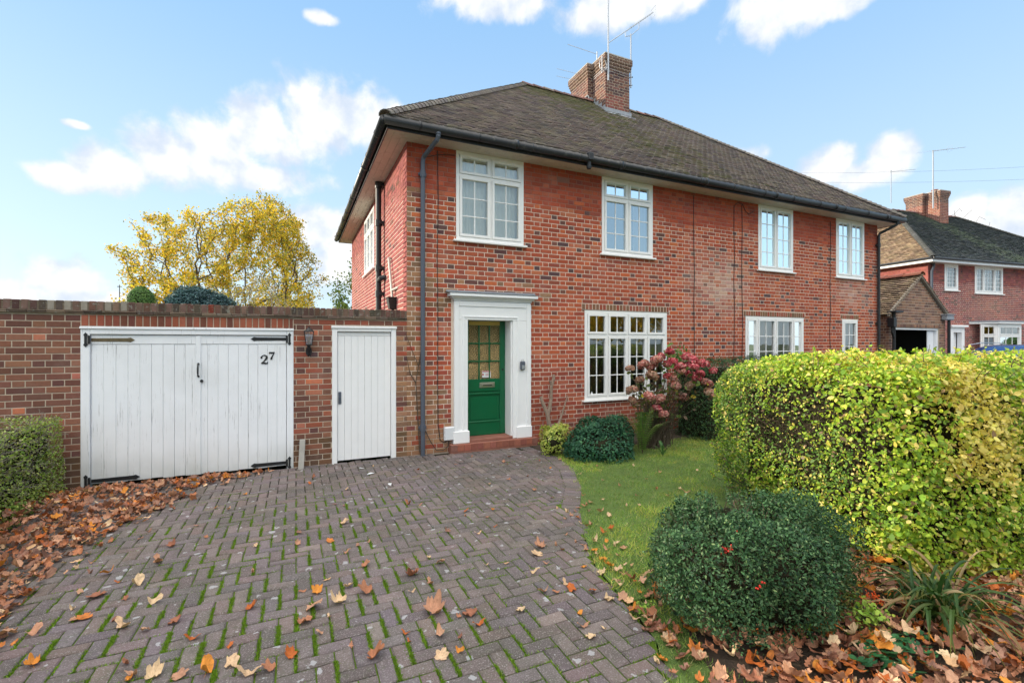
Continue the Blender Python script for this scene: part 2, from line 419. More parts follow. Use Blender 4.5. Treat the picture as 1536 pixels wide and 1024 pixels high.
# ------------------------------------------------------------ roof tiling
def roof_face(mb, P, ex, up, L, T, hipL, hipR, colf, gauge=.10, tw=.165, seed=1):
    """rows of plain tiles; x from hipL(t) to hipR(t) at slope distance t"""
    P=Vector(P); ex=Vector(ex).normalized(); up=Vector(up).normalized(); n=ex.cross(up).normalized()
    if n.z<0: n=-n
    r=random.Random(seed); rows=int(T/gauge)
    for i in range(rows+1):
        t=i*gauge; a,b=hipL(t),hipR(t)
        x=-tw*2+(tw/2 if i%2 else 0); sag=.012*math.sin(i*.9)
        while x<L+tw:
            p,q=max(x+.004,a),min(x+tw-.004,b)
            if q-p>.02:
                hl=.044+r.uniform(-.005,.008); hu=.008; th=.022; tt=t+r.uniform(-.006,.006)
                len_=gauge*1.25
                cam=.007
                f=lambda xx,s,h: tuple(P+ex*xx+up*s+n*h)
                m_=(p+q)/2; k=len(mb.V)
                mb.V+=[f(p,tt,hl),f(m_,tt-.008,hl+cam),f(q,tt,hl),f(q,tt+len_,hu),f(p,tt+len_,hu),f(p,tt,hl-th),f(q,tt,hl-th)]
                c=colf(p,t/T,r); dk=lerp(c,(.05,.045,.035),.6); mb.C+=[c,c,c,c,c,dk,dk]  # shade under each tile's lower edge painted into its vertex colours
                mb.F+=[(k,k+1,k+2,k+3,k+4),(k+5,k+6,k+2,k+1,k),(k+5,k,k+4),(k+6,k+3,k+2)]
            x+=tw
def half_tiles(mb, A, B, r0, colf, step=.30, seed=2, lift=0.0):
    A=Vector(A); B=Vector(B); d=(B-A); L=d.length; d.normalize()
    side=d.cross(Vector((0,0,1))).normalized(); up=side.cross(d).normalized(); r=random.Random(seed)
    n=max(1,int(L/step))
    for i in range(n):
        a=A+d*(i*L/n-.012)+up*(lift+r.uniform(-.004,.006)); b=A+d*((i+1)*L/n-.006)+up*(lift-.006)
        c=colf(i/n,0,r); k=len(mb.V); S=7
        for (p,rr) in ((a,r0*1.06),(b,r0*.94),(a,r0*1.06-.018)):
            for j in range(S):
                th=math.pi*(j/(S-1))
                mb.V.append(tuple(p+side*(rr*math.cos(th))+up*(rr*.75*math.sin(th)))); mb.C.append(c)
        for j in range(S-1):
            mb.F.append((k+j,k+j+1,k+S+j+1,k+S+j)); mb.F.append((k+2*S+j,k+2*S+j+1,k+j+1,k+j))
def col_roof(seed=0):
    cx=[0]
    def f(x,t,r):
        c=r.choice([hexc(172,162,154),hexc(160,150,146),hexc(182,172,162),hexc(150,142,142),hexc(166,154,150)])
        g=math.exp(-((x-6.6-t*-1.5)/1.1)**2)*(.3+.7*t)+.55*math.exp(-((t-1.0)/.18)**2)
        if r.random()<g*.8: c=lerp(c,r.choice([hexc(136,140,86),hexc(122,128,84),hexc(152,148,112)]),.6)
        if r.random()<.05: c=hexc(160,152,142)
        return jit(c,r,.07)
    return f
def col_roof_nb(x,t,r):
    c=r.choice([hexc(96,102,106),hexc(84,90,94),hexc(108,112,112),hexc(92,100,98)])
    g=math.exp(-((x-5.5)/.8)**2)*.8
    if r.random()<g: c=lerp(c,hexc(136,148,124),.6)
    return jit(c,r,.1)
def col_pale(x,t,r):  # sunlit look of these slopes put into a paler tile colour
    c=r.choice([hexc(156,134,110),hexc(142,122,100),hexc(168,146,120),hexc(124,106,88)])
    return jit(c,r,.12)
def col_ridge(a,b,r):
    return jit(r.choice([hexc(124,96,96),hexc(140,100,92),hexc(112,88,88),hexc(126,110,98)]),r,.12)
def col_ridge_red(a,b,r):
    return jit(r.choice([hexc(168,104,82),hexc(158,96,80)]),r,.1)
def hip_roof(parent, x0,x1,y0,y1, z, rise, cf_front, cf_side, ridge_col, over=.35):
    """x0..y1: eaves rectangle in local coordinates"""
    hw=(y1-y0)/2; T=math.hypot(hw,rise); k=hw/T
    mb=MB(); L=x1-x0; W=y1-y0
    up_f=Vector((0,hw,rise)).normalized()
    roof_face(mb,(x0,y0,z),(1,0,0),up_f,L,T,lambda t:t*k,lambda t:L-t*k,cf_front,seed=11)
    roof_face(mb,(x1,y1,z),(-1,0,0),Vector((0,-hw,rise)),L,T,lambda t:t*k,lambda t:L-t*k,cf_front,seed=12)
    o=mb.build('roof',M['tile'],parent)
    mb=MB()
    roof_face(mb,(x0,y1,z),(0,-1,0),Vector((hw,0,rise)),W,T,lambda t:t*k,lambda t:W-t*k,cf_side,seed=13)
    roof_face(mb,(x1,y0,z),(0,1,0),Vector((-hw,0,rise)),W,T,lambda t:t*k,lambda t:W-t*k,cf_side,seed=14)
    mb.build('roof_hip_end',M['tile_pale'] if cf_side is col_pale else M['tile'],parent)
    # boarding under the tiles
    mb=MB(); e=-.002; yc=(y0+y1)/2; a,b=x0+hw,x1-hw
    P=[(x0,y0,z+e),(x1,y0,z+e),(x1,y1,z+e),(x0,y1,z+e),(a,yc,z+rise+e),(b,yc,z+rise+e)]
    mb.poly([P[0],P[1],P[5],P[4]]); mb.poly([P[2],P[3],P[4],P[5]]); mb.poly([P[3],P[0],P[4]]); mb.poly([P[1],P[2],P[5]])
    mb.build('roof_boarding',M['dark'],o)
    mb=MB()
    half_tiles(mb,(a-.05,yc,z+rise+.01),(b+.05,yc,z+rise+.01),.12,ridge_col)
    mb.build('ridge_tiles',M['ridge'],o)
    for i,(c,e2) in enumerate((((x0,y0),(a,yc)),((x1,y0),(b,yc)),((x0,y1),(a,yc)),((x1,y1),(b,yc)))):
        mb=MB(); half_tiles(mb,(c[0],c[1],z+.03),(e2[0],e2[1],z+rise+.03),.10,lambda q,w,r: lerp(cf_front(0,.5,r),(.07,.06,.045),.62),step=.12,seed=20+i)
        mb.build('hip_tiles',M['tile'],o)
    return o

# ------------------------------------------------------------ windows
def window(parent, fr, x0,x1,z0,z1, cols, transom=None, rows=3, toprows=1, pane_mat='glass', curtain=None, sill=True, fw=.055, sw=.045, name='window', only_lower=False, cw=None):
    """cols: list of (relative width, panes across). fr: frame function with +d outward."""
    w=empty(name,parent=parent)
    f=MB(); pn=MB(); d0,d1=-.05,.012          # frame back / front
    def B(mb,a,b,c,d,e,g,bev=.004):            # box in wall frame coordinates
        n=len(mb.V); t=MB(); t.box(a,b,e,g,c,d,bev=bev)
        mb.V+=[fr(v[0],v[1],v[2]) for v in t.V]; mb.C+=[(1,1,1)]*len(t.V); mb.F+=[tuple(i+n for i in q) for q in t.F]
    B(f,x0,x1,z0,z0+fw,d0,d1); B(f,x0,x1,z1-fw,z1,d0,d1)
    B(f,x0,x0+fw,z0+fw,z1-fw,d0,d1-.001); B(f,x1-fw,x1,z0+fw,z1-fw,d0,d1-.001)
    tot=sum(c[0] for c in cols); xa=x0+fw; inner=x1-x0-2*fw-.03*(len(cols)-1)
    zt=[(z0+fw,z1-fw,rows)]
    if transom: 
        zt=[(z0+fw,transom-.018,rows),(transom+.018,z1-fw,toprows)]
        B(f,x0+fw,x1-fw,transom-.018,transom+.018,d0,d1-.002)
    bars=MB()
    for i,(cwid,nc) in enumerate(cols):
        xb=xa+inner*cwid/tot
        if i<len(cols)-1:
            for (a,b,_) in zt: B(f,xb,xb+.03,a,b,d0,d1-.003)
        for (za,zb,nr) in zt:
            # sash
            s0,s1=d0+.01,d1+.012
            B(bars,xa+.003,xb-.003,za+.003,za+sw,s0,s1); B(bars,xa+.003,xb-.003,zb-sw,zb-.003,s0,s1)
            B(bars,xa+.003,xa+sw,za+sw,zb-sw,s0,s1-.001); B(bars,xb-sw,xb-.003,za+sw,zb-sw,s0,s1-.001)
            gx0,gx1,gz0,gz1=xa+sw,xb-sw,za+sw,zb-sw
            for c in range(1,nc):
                x=gx0+(gx1-gx0)*c/nc; B(bars,x-.009,x+.009,gz0,gz1,-.024,-.004,.003)
            for rr in range(1,nr):
                z=gz0+(gz1-gz0)*rr/nr; B(bars,gx0,gx1,z-.009,z+.009,-.0245,-.005,.003)
            nn=max(nc,1)
            pn.quad(fr(gx0,-.014,gz0),fr(gx1,-.014,gz0),fr(gx1,-.014,gz1),fr(gx0,-.014,gz1))
        xa=xb+.03
    f.build('frame',M['upvc'],w); bars.build('sash',M['upvc'],w); pn.build('pane',M[pane_mat],w)
    if sill:
        s=MB(); B(s,x0-.05,x1+.05,z0-.035,z0-.001,-.05,.06,.006); s.build('sill',M['upvc'],w)
    if curtain:
        for (a,b,mat) in curtain:
            c=MB(); n=int((b-a)*40)+2; prev=None
            for i in range(n+1):
                x=a+(b-a)*i/n; dd=-.13+.018*math.sin(x*55+math.sin(x*13)*2)
                if prev: c.quad(fr(prev[0],prev[1],z0+.02),fr(x,dd,z0+.02),fr(x,dd,z1-.02),fr(prev[0],prev[1],z1-.02))
                prev=(x,dd)
            c.build('curtain',M[mat],w)
    return w
# ------------------------------------------------------------ the semi-detached house
house=empty('semi_detached_house',(0,0,0))
tag(house,'red brick semi-detached house with hipped tiled roof, white windows and a green front door','house')
fF=lambda x,d,z:(x,FY-d,z)
fS=lambda x,d,z:(WL-d,x,z)            # left flank, x = world Y
fR=lambda x,d,z:(WR+d,x,z)
fB=lambda x,d,z:(x,WB+d,z)
WT=4.72
W1=(2.28,3.46,3.32,WT); W2=(5.04,6.22,3.32,WT); W3=(4.67,6.57,.68,2.28)
N1=(9.16,10.31,3.30,WT); N2=(11.90,13.04,3.30,WT); N3=(8.76,10.68,.75,2.27); N4=(12.14,12.76,.95,2.27)
DOOR=(2.40,3.27,.13,2.12)
ops=[W1,W2,W3,N1,N2,N3,N4,DOOR]
mb=MB(); slab(mb,fF,WL,WR,-.1,WT,ops)
SW=(10.25,11.80,3.30,4.62)
slab(mb,fS,FY+.002,WB,-.1,WT,[SW])
slab(mb,fR,FY+.002,WB,-.1,WT,[]); slab(mb,fB,WL+.26,WR-.26,-.1,WT,[])
wall=mb.build('wall',M['mortar'],house)
bops=ops+[(W3[0]-.06,W3[1]+.06,2.28,2.395),(N3[0]-.06,N3[1]+.06,2.27,2.385),(N4[0]-.06,N4[1]+.06,2.27,2.385),(2.20,3.58,0,2.40),(5.02-.92,5.02-.66,4.485,4.585)]
mb=MB(); bricks(mb,fF,WL,WR,0,WT,bops,col_front)
bw=mb.build('brickwork',M['brick'],wall)
mb=MB(); bricks(mb,fS,FY,WB,1.9,WT,[SW],col_side); bricks(mb,fR,FY,WB,0,WT,[],col_side); mb.build('flank_brickwork',M['brick'],wall)
csold=lambda x,z,h,r: jit(r.choice([hexc(150,92,74),hexc(136,100,76),hexc(124,92,72),hexc(160,84,66)]),r,.15)
for w in (W3,N3,N4):
    mb=MB(); soldiers(mb,fF,w[0]-.05,w[1]+.05,w[3]+.012,w[3]+.118,csold,w=.062,gap=.013,d=.006)
    mb.build('window_arch',M['brick'],wall)
mb=MB(); mb.box(W3[0]-.06,W3[1]+.06,FY-.016,FY+.03,2.281,2.297,bev=.003); mb.build('window_lintel',M['wood_raw'],wall); mb=MB(); mb.box(N3[0]-.04,N3[1]+.04,FY-.014,FY+.03,2.271,2.285,bev=.003); mb.build('window_lintel',M['wood_raw'],wall)
# terracotta air vent under the eaves
mb=MB(); mb.box(4.11,4.35,FY-.006,FY+.05,4.49,4.58,bev=.003)
for i in range(8):
    for k in range(2): mb.box(4.125+i*.027,4.142+i*.027,FY-.010,FY-.004,4.505+k*.036,4.53+k*.036)
mb.build('air_vent',M['terracotta'],house)

# floors and inner walls so that the rooms read as rooms
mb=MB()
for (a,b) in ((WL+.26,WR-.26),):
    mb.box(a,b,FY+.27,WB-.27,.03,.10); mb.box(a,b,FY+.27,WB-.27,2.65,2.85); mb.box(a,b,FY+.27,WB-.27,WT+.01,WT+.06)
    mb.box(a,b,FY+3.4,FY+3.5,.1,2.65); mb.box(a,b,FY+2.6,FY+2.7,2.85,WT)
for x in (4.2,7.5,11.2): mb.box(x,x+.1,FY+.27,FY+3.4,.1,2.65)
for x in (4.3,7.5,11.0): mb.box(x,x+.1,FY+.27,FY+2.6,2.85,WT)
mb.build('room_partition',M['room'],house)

window(house,fF,*W1,[(1,2),(1,2)],transom=4.345,rows=3,curtain=[(2.30,3.44,'curtain')])
window(house,fF,*W2,[(1,2),(1,2)],transom=4.345,rows=3,pane_mat='glass_mirror',curtain=[(5.86,6.2,'net')])
w3=window(house,fF,*W3,[(1,2),(1,2),(1,2),(1,2)],transom=1.835,rows=3,curtain=[])
window(house,fF,*N1,[(1,2),(1,2)],rows=4,pane_mat='glass_mirror',sw=.04)
window(house,fF,*N2,[(1,2),(1,2)],rows=4,pane_mat='glass_mirror',sw=.04,curtain=[(11.92,13.02,'curtain')])
window(house,fF,*N3,[(.55,1),(1,2),(1,2),(.55,1)],rows=4,sw=.04,curtain=[(8.78,9.3,'net'),(9.34,10.0,'net'),(10.2,10.66,'net')])
window(house,fF,*N4,[(1,2)],rows=4,sw=.04)
window(house,fS,*SW,[(1,2),(1,2),(1,2)],transom=4.2,rows=2,fw=.06)
# security sticker in the pane corner
mb=MB(); mb.prism([(4.80,FY+.010,.76),(4.87,FY+.010,.76),(4.835,FY+.010,.83)],(0,.002,0)); mb.build('sticker',M['plastic_white'],w3)

# soffit, fascia, gutters
OV=.35; gx0,gx1,gy0,gy1=WL-OV,WR+OV,FY-OV,WB+OV
mb=MB(); s0,s1=WT-.003,WT+.017
def ring(mb,x0,x1,y0,y1,X0,X1,Y0,Y1,z0,z1):
    mb.box(X0,X1,Y0,y0,z0,z1); mb.box(X0,X1,y1,Y1,z0,z1); mb.box(X0,x0,y0,y1,z0,z1); mb.box(x1,X1,y0,y1,z0,z1)
for i in range(3):
    e0=i*.117; e1=e0+.112
    ring(mb,WL-e0+.002,WR+e0-.002,FY-e0+.002,WB+e0-.002,WL-e1,WR+e1,FY-e1,WB+e1,s0+.001*i,s1)
mb.build('soffit',M['soffit'],house)
mb=MB(); ring(mb,gx0+.02,gx1-.02,gy0+.02,gy1-.02,gx0,gx1,gy0,gy1,s0-.01,EZ+.03); mb.build('fascia',M['black'],house)
mb=MB(); q=.06; rg=.062; zg=EZ-.0
def gutter_run(a,b):
    a=Vector(a);b=Vector(b); mb.tube([a,b],rg,10); L=(b-a).length; d=(b-a).normalized(); n=int(L/1.85)
    for i in range(1,n+1):
        p=a+d*(i*L/(n+.4)); mb.tube([p-d*.035,p+d*.035],rg+.010,10)
    for i in range(int(L/.9)):
        p=a+d*(.5+i*.9); mb.tube([p-d*.01,p+d*.01],rg+.006,10)
o_=.055
gutter_run((gx0-o_,gy0-o_,zg),(gx1+o_,gy0-o_,zg)); gutter_run((gx0-o_,gy0-o_-.001,zg),(gx0-o_,gy1+o_,zg)); gutter_run((gx1+o_,gy0-o_,zg),(gx1+o_,gy1+o_,zg))
g=mb.build('gutter',M['black'],house,smooth=True)
# hopper-like gutter outlet bracket near the middle
mb=MB(); mb.box(4.44,4.54,gy0-.135,gy0-.03,EZ-.04,EZ+.09,bev=.01); mb.tube([(4.49,gy0-.06,EZ-.03),(4.49,gy0-.06,EZ-.17)],.035,10); mb.tube([(4.49,gy0-.06,EZ-.12),(4.49,gy0-.06,EZ-.15)],.045,10)
mb.build('gutter_outlet',M['iron'],house)

def downpipe(x,y,ztop,zb,mat,parent,r=.034,side=-1,name='downpipe',clips=(3.9,2.3,.75),gy=None):
    mb=MB(); gy=gy if gy is not None else gy0-o_
    mb.tube([(x+.14,gy,ztop+.02),(x+.14,gy,ztop-.10),(x+.13,gy+.02,ztop-.14),(x+.01,y-.02,ztop-.30),(x,y,ztop-.36),(x,y,zb)],r,10)
    mb.tube([(x+.14,gy,ztop+.0),(x+.14,gy,ztop-.07)],r+.010,10)
    for c in clips:
        mb.tube([(x,y,c-.05),(x,y,c+.05)],r+.009,10); mb.box(x-.06,x+.06,y+.01,FY-.001,c-.02,c+.02,bev=.004)
    return mb.build(name,mat,parent,smooth=False)
downpipe(1.74,FY-.055,EZ,-.02,M['pipe_grey'],house,clips=(4.25,.42))
downpipe(WR-.04,FY-.055,EZ,0,M['black'],house,clips=(4.2,2.2))
# soil stack and waste pipe on the flank
mb=MB(); X=WL-.10
mb.tube([(X,9.07,2.0),(X,9.07,WT-.02)],.052,12)
for z in (2.62,3.1,3.95,4.66): mb.tube([(X,9.07,z-.06),(X,9.07,z+.06)],.064,12); mb.box(X,WL,8.99,9.15,z-.03,z+.03,bev=.005)
mb.tube([(X,9.07,2.86),(X+.02,8.90,2.90),(WL,8.86,2.91)],.045,10)
mb.build('soil_pipe',M['iron'],house,smooth=False)
mb=MB(); X=WL-.05
mb.tube([(WL,8.32,3.17),(X,8.30,3.17),(X,8.27,3.14),(X,8.02,2.62),(X,7.98,2.55),(X,7.96,2.42)],.02,8)
mb.tube([(X,7.98,2.58),(WL,7.70,2.60)],.02,8)
mb.build('waste_pipe',M['plastic_cream'],house)
mb=MB(); mb.prism([(X-.10,7.80,2.44),(X+.04,7.80,2.44),(X+.04,8.04,2.44),(X-.10,8.04,2.44)],(0,0,.012))
n=len(mb.V)
top=[(X-.09,7.81,2.44),(X+.04,7.81,2.44),(X+.04,8.03,2.44),(X-.09,8.03,2.44)]; bot=[(X-.06,7.85,2.26),(X+.04,7.85,2.26),(X+.04,7.99,2.26),(X-.06,7.99,2.26)]
for i in range(4): j=(i+1)%4; mb.quad(bot[i],bot[j],top[j],top[i])
mb.poly(bot); mb.tube([(X,7.92,2.27),(X,7.92,2.1)],.03,8)
mb.build('rainwater_hopper',M['iron'],house)

# cables clipped to the front
def cable(mb,pts,r=.006):
    mb=MB(); mb.tube(pts,r,5); mb.build('wall_cable',M['cable'],house)
cable(mb,[(1.98,FY-.012,4.66),(1.99,FY-.012,3.9),(1.975,FY-.012,3.0),(1.985,FY-.012,2.0),(1.98,FY-.012,1.2),(1.99,FY-.012,.45),(2.02,FY-.012,.20),(2.09,FY-.02,.16),(2.16,FY-.02,.20),(2.20,FY-.02,.24)])
cable(mb,[(1.78,FY-.02,.38),(1.86,FY-.05,.20),(1.95,FY-.05,.06),(2.06,FY-.05,.05),(2.14,FY-.04,.10),(2.17,FY-.02,.22)])
cable(mb,[(1.80,FY-.03,4.52),(2.0,FY-.012,4.60),(2.26,FY-.014,4.63)],.005)
for x,top in ((8.42,4.60),(8.66,4.64),(11.66,4.62),(7.28,4.66)):
    cable(mb,[(x+random.uniform(-.02,.02),FY-.012,top-i*(top-.9)/7) for i in range(8)],.0065)
cable(mb,[(8.42,FY-.012,4.6),(8.52,FY-.012,4.68),(8.66,FY-.012,4.66),(8.75,FY-.014,4.52),(8.86,FY-.012,4.46),(9.02,FY-.012,4.56)],.006)

# ---- roof and chimney
RISE=8.27-EZ
hip_roof(house,gx0-.03,gx1+.03,gy0-.05,gy1+.05,EZ+.03,RISE,col_roof(),col_roof(1),col_ridge)
chm=empty('chimney',parent=house)
def brick_box(mb,ms,x0,x1,y0,y1,z0,z1,colf):
    i=.006
    ms.box(x0+i,x1-i,y0+i,y1-i,z0,z1)
    bricks(mb,lambda x,d,z:(x,y0+i-d,z),x0,x1,z0,z1,[],colf); bricks(mb,lambda x,d,z:(x,y1-i+d,z),x0,x1,z0,z1,[],colf)
    bricks(mb,lambda x,d,z:(x0+i-d,x,z),y0,y1,z0,z1,[],colf); bricks(mb,lambda x,d,z:(x1-i+d,x,z),y0,y1,z0,z1,[],colf)
def col_chim(x,z,h,r):
    c=r.choice([hexc(116,80,72),hexc(104,74,68),hexc(94,70,68),hexc(124,88,76)])
    if r.random()<.14: c=hexc(86,66,68)
    if z>9.0: c=lerp(c,hexc(104,86,76),.6)
    if z<8.35 and x<8: c=lerp(c,hexc(166,96,80),.4)
    return jit(c,r,.14)
def chimney_stack(parent,boxes,z0,zt,pots,mortar='mortar_old'):
    mb=MB(); ms=MB()
    for (a,b,c,d) in boxes:
        brick_box(mb,ms,a,b,c,d,z0,zt-.30,col_chim)
        for k,(za,zb,o) in enumerate(((zt-.30,zt-.225,.02),(zt-.225,zt-.15,.04),(zt-.15,zt,.06))):
            brick_box(mb,ms,a-o,b+o,c-o,d+o,za,zb,col_chim)
    ms.build('stack_mortar',M[mortar],parent); mb.build('stack_brickwork',M['brick'],parent)
    fl=MB()
    for (a,b,c,d) in boxes: fl.prism([(a-.05,c-.05,zt),(b+.05,c-.05,zt),(b+.05,d+.05,zt),(a-.05,d+.05,zt)],(0,0,.03))
    fl.build('flaunching',M['concrete'],parent)
    for (x,y,r,h) in pots:
        p=MB(); p.tube([(x,y,zt),(x,y,zt+h*.7),(x,y,zt+h*.72),(x,y,zt+h)],r,12,rads=[r,r*.92,r*1.12,r*1.12]); p.build('pot',M['terracotta'],parent,smooth=False)
chimney_stack(chm,[(7.45,8.24,10.26,10.86),(7.30,8.39,10.864,11.75)],7.5,9.34,[(7.66,10.6,.13,.17),(7.95,11.3,.12,.10)])
# stepped lead flashing
mb=MB(); rz=lambda y: EZ+.03+(y-(gy0-.05))*(RISE/((gy1-gy0)/2+.05))
zf=rz(10.26)
mb.box(7.40,8.29,10.235,10.25,zf-.05,zf+.13,bev=.004); 
mb.prism([(7.38,10.25,zf+.03),(8.31,10.25,zf+.03),(8.31,10.06,rz(10.06)+.055),(7.38,10.06,rz(10.06)+.055)],(0,0,.006))
for i in range(4):
    y=10.26+i*.15; mb.box(7.425,7.443,y,y+.17,rz(y)-.02,rz(y)+.20,bev=.003); mb.box(8.247,8.265,y,y+.17,rz(y)-.02,rz(y)+.20)
for i in range(3):
    y=10.87; mb.box(7.275,7.292,10.80+i*.02,10.99+i*.3,rz(10.86)-.06,rz(10.86)+.16+.02*i)
mb.box(7.30,7.45,10.84,10.858,rz(10.84)-.02,rz(10.84)+.17)
mb.build('lead_flashing',M['lead'],chm)

# ---- front doorway: surround, door, step
sur=MB()
Y0=FY-.055
def wb(mb,x0,x1,z0,z1,y0,y1,bev=.006): mb.box(x0,x1,y0,y1,z0,z1,bev=bev)
wb(sur,2.24,2.46,.13,2.06,Y0,FY+.26); wb(sur,3.24,3.56,.13,2.06,Y0,FY+.0); 
wb(sur,3.215,3.24,.13,2.06,Y0+.03,FY+.26)          # inner reveal lining
wb(sur,3.241,3.38,.13,2.06,FY+.001,FY+.26)
wb(sur,2.24,3.56,2.062,2.36,Y0,FY+.26)
wb(sur,2.232,2.31,.13,2.352,Y0-.016,Y0+.002); wb(sur,3.49,3.568,.13,2.352,Y0-.016,Y0+.002)  # outer mould
wb(sur,2.311,3.489,2.275,2.350,Y0-.015,Y0+.002,.004)
wb(sur,2.39,3.33,2.10,2.125,Y0-.012,Y0+.002,.004)
wb(sur,2.365,2.40,.30,2.124,Y0-.012,Y0+.002,.004); wb(sur,3.31,3.345,.30,2.098,Y0-.012,Y0+.002,.004)
for a,b in ((2.215,2.478),(3.30,3.58)): wb(sur,a,b,.131,.32,Y0-.03,FY-.002)
surround=sur.build('door_surround',M['white'],house)
cor=MB()
for k,(o,za,zb) in enumerate(((.02,2.362,2.392),(.055,2.393,2.420),(.10,2.421,2.472))):
    wb(cor,2.24-o,3.56+o,za,zb,Y0-o,FY-.001,.007)
cor.build('cornice',M['white'],surround)
fl=MB(); n=14
for i in range(n):
    a=2.10+i*1.60/n; fl.prism([(a,FY-.004,2.50+random.uniform(-.004,.006)),(a+1.60/n,FY-.004,2.50),(a+1.60/n,Y0-.11,2.475+random.uniform(0,.006)),(a,Y0-.11,2.475+random.uniform(0,.006))],(0,0,.005))
fl.box(2.12,3.68,FY-.012,FY-.002,2.49,2.525,bev=.003)
fl.build('cornice_flashing',M['lead'],surround)
dr=empty('front_door',parent=house)
DY=FY+.20; dx0,dx1,dz0,dz1=2.462,3.214,.175,2.06
d=MB()
wb(d,dx0,dx0+.10,dz0,dz1,DY,DY+.045); wb(d,dx1-.10,dx1,dz0,dz1,DY,DY+.045)
wb(d,dx0+.10,dx1-.10,1.985,dz1,DY,DY+.045)
wb(d,dx0+.10,dx1-.10,.90,1.10,DY+.001,DY+.045); wb(d,dx0+.10,dx1-.10,dz0,.40,DY+.001,DY+.045)
wb(d,dx0+.10,dx1-.10,.40,.90,DY+.018,DY+.04,.002)
wb(d,dx0+.13,dx1-.13,.43,.80,DY+.010,DY+.02,.006)
wb(d,dx0+.085,dx1-.085,.845,.872,DY-.012,DY+.03,.006); wb(d,dx0+.085,dx1-.085,.385,.410,DY-.012,DY+.03,.006)
gx_0,gx_1,gz_0,gz_1=dx0+.10,dx1-.10,1.10,1.985
for i in (1,2):
    x=gx_0+(gx_1-gx_0)*i/3; wb(d,x-.011,x+.011,gz_0,gz_1,DY+.004,DY+.032,.003)
    z=gz_0+(gz_1-gz_0)*i/3; wb(d,gx_0,gx_1,z-.011,z+.011,DY+.005,DY+.031,.003)
d.build('door_leaf',M['green'],dr)
p=MB(); p.quad((gx_0,DY+.02,gz_0),(gx_1,DY+.02,gz_0),(gx_1,DY+.02,gz_1),(gx_0,DY+.02,gz_1)); p.build('pane',M['glass_obscure'],dr)
p=MB(); wb(p,dx0+.102,dx1-.102,1.99,2.055,DY-.004,DY,.002); p.build('draught_strip',M['gold'],dr)
p=MB(); cxl=2.885
wb(p,cxl-.135,cxl+.135,.955,1.045,DY-.012,DY+.002,.006); wb(p,cxl-.105,cxl+.105,.978,1.022,DY-.02,DY-.010,.006)
lp=p.build('letter_plate',M['steel'],dr)
p=MB(); wb(p,cxl-.08,cxl+.08,.990,1.006,DY-.0225,DY-.0195,.001); p.build('letter_slot',M['iron'],dr)
p=MB(); wb(p,2.80,2.955,1.125,1.235,DY+.008,DY+.012,.001); st=p.build('notice_sticker',M['plastic_white'],dr)
p=MB(); wb(p,2.803,2.952,1.215,1.232,DY+.0065,DY+.009,.001)
for i in range(3): wb(p,2.86,2.94,1.185-i*.016,1.191-i*.016,DY+.0065,DY+.009,.0005)
p.prism([(2.815+.016*math.cos(a*math.pi/4),DY+.0065,1.175+.016*math.sin(a*math.pi/4)) for a in range(8)],(0,.002,0))
M['red']=principled('red_print',base=(.45,.06,.06),rough=.5,var=0); p.build('notice_print',M['red'],dr)
p=MB(); p.tube([(3.165,DY-.004,1.25),(3.165,DY+.003,1.25)],.018,12); p.build('keyhole',M['iron'],dr)
st=empty('doorstep',parent=house)
p=MB(); wb(p,2.16,3.66,-.02,.128,FY-.13,FY-.003,.008); wb(p,2.47,3.235,.129,.172,FY-.06,FY+.24,.006); p.build('step_tread',M['terracotta'],st)
p=MB(); soldiers(p,lambda x,dd,z:(x,FY-.13-dd,z),2.16,3.66,.02,.128,lambda x,z,h,r: jit(r.choice([hexc(152,88,72),hexc(140,82,68),hexc(130,86,74),hexc(160,98,80)]),r,.12),w=.10,gap=.008,d=.006); p.build('step_brick',M['stepbrick'],st)
# key safe on the right jamb
ks=MB(); wb(ks,3.365,3.445,1.255,1.395,Y0-.055,Y0-.001,.012); k_=ks.build('key_safe',M['pipe_grey'],None)
tag(k_,'small grey key safe fixed to the white door surround, right of the green door','key safe')
p=MB(); wb(p,3.377,3.433,1.268,1.33,Y0-.061,Y0-.054,.003); p.build('keypad',M['alu'],k_)
p=MB(); p.tube([(3.385,Y0-.03,1.39),(3.388,Y0-.03,1.425),(3.422,Y0-.03,1.425),(3.425,Y0-.03,1.39)],.006,8); p.build('shackle',M['steel'],k_)
mb_=MB(); wb(mb_,2.075,2.235,.19,.40,FY-.07,FY-.001,.01); wb(mb_,2.085,2.225,.20,.39,FY-.078,FY-.069,.004)
mb_.build('meter_box',M['plastic_white'],house)
# ------------------------------------------------------------ garage and boundary wall
gar=empty('garage',(0,0,0))
tag(gar,'single storey brick garage front with white double doors numbered 27 and a white side door','garage')
fG=fF; GX0=-6.2; GX1=WL
GD=(-2.28,-.03,0,1.89); SD=(.46,1.35,-.02,1.94)
mb=MB(); slab(mb,fG,GX0,GX1-.001,-.1,2.04,[(GD[0],GD[1],-.1,GD[3]),(SD[0],SD[1],-.1,SD[3])])
fGe=lambda x,d,z:(GX0-d,x,z)
mb.box(GX0,GX0+.25,FY+.255,13,-.1,2.04); mb.box(GX0+.26,GX1-.01,12.8,13,-.1,2.04)
gw=mb.build('wall',M['mortar_old'],gar)
mb=MB(); bricks(mb,fG,GX0,GX1,0,2.04,[(GD[0],GD[1],0,2.035),(SD[0],SD[1],0,SD[3])],col_garage,thick=.004)
soldiers(mb,fG,-2.27,-.04,1.895,2.030,lambda x,z,h,r: jit(r.choice([hexc(148,84,66),hexc(138,80,64),hexc(158,92,72),hexc(118,74,62)]),r,.1),w=.062,gap=.011,d=.007)
mb.build('brickwork',M['brick'],gw)
mb=MB()
x=GX0
r=random.Random(9)
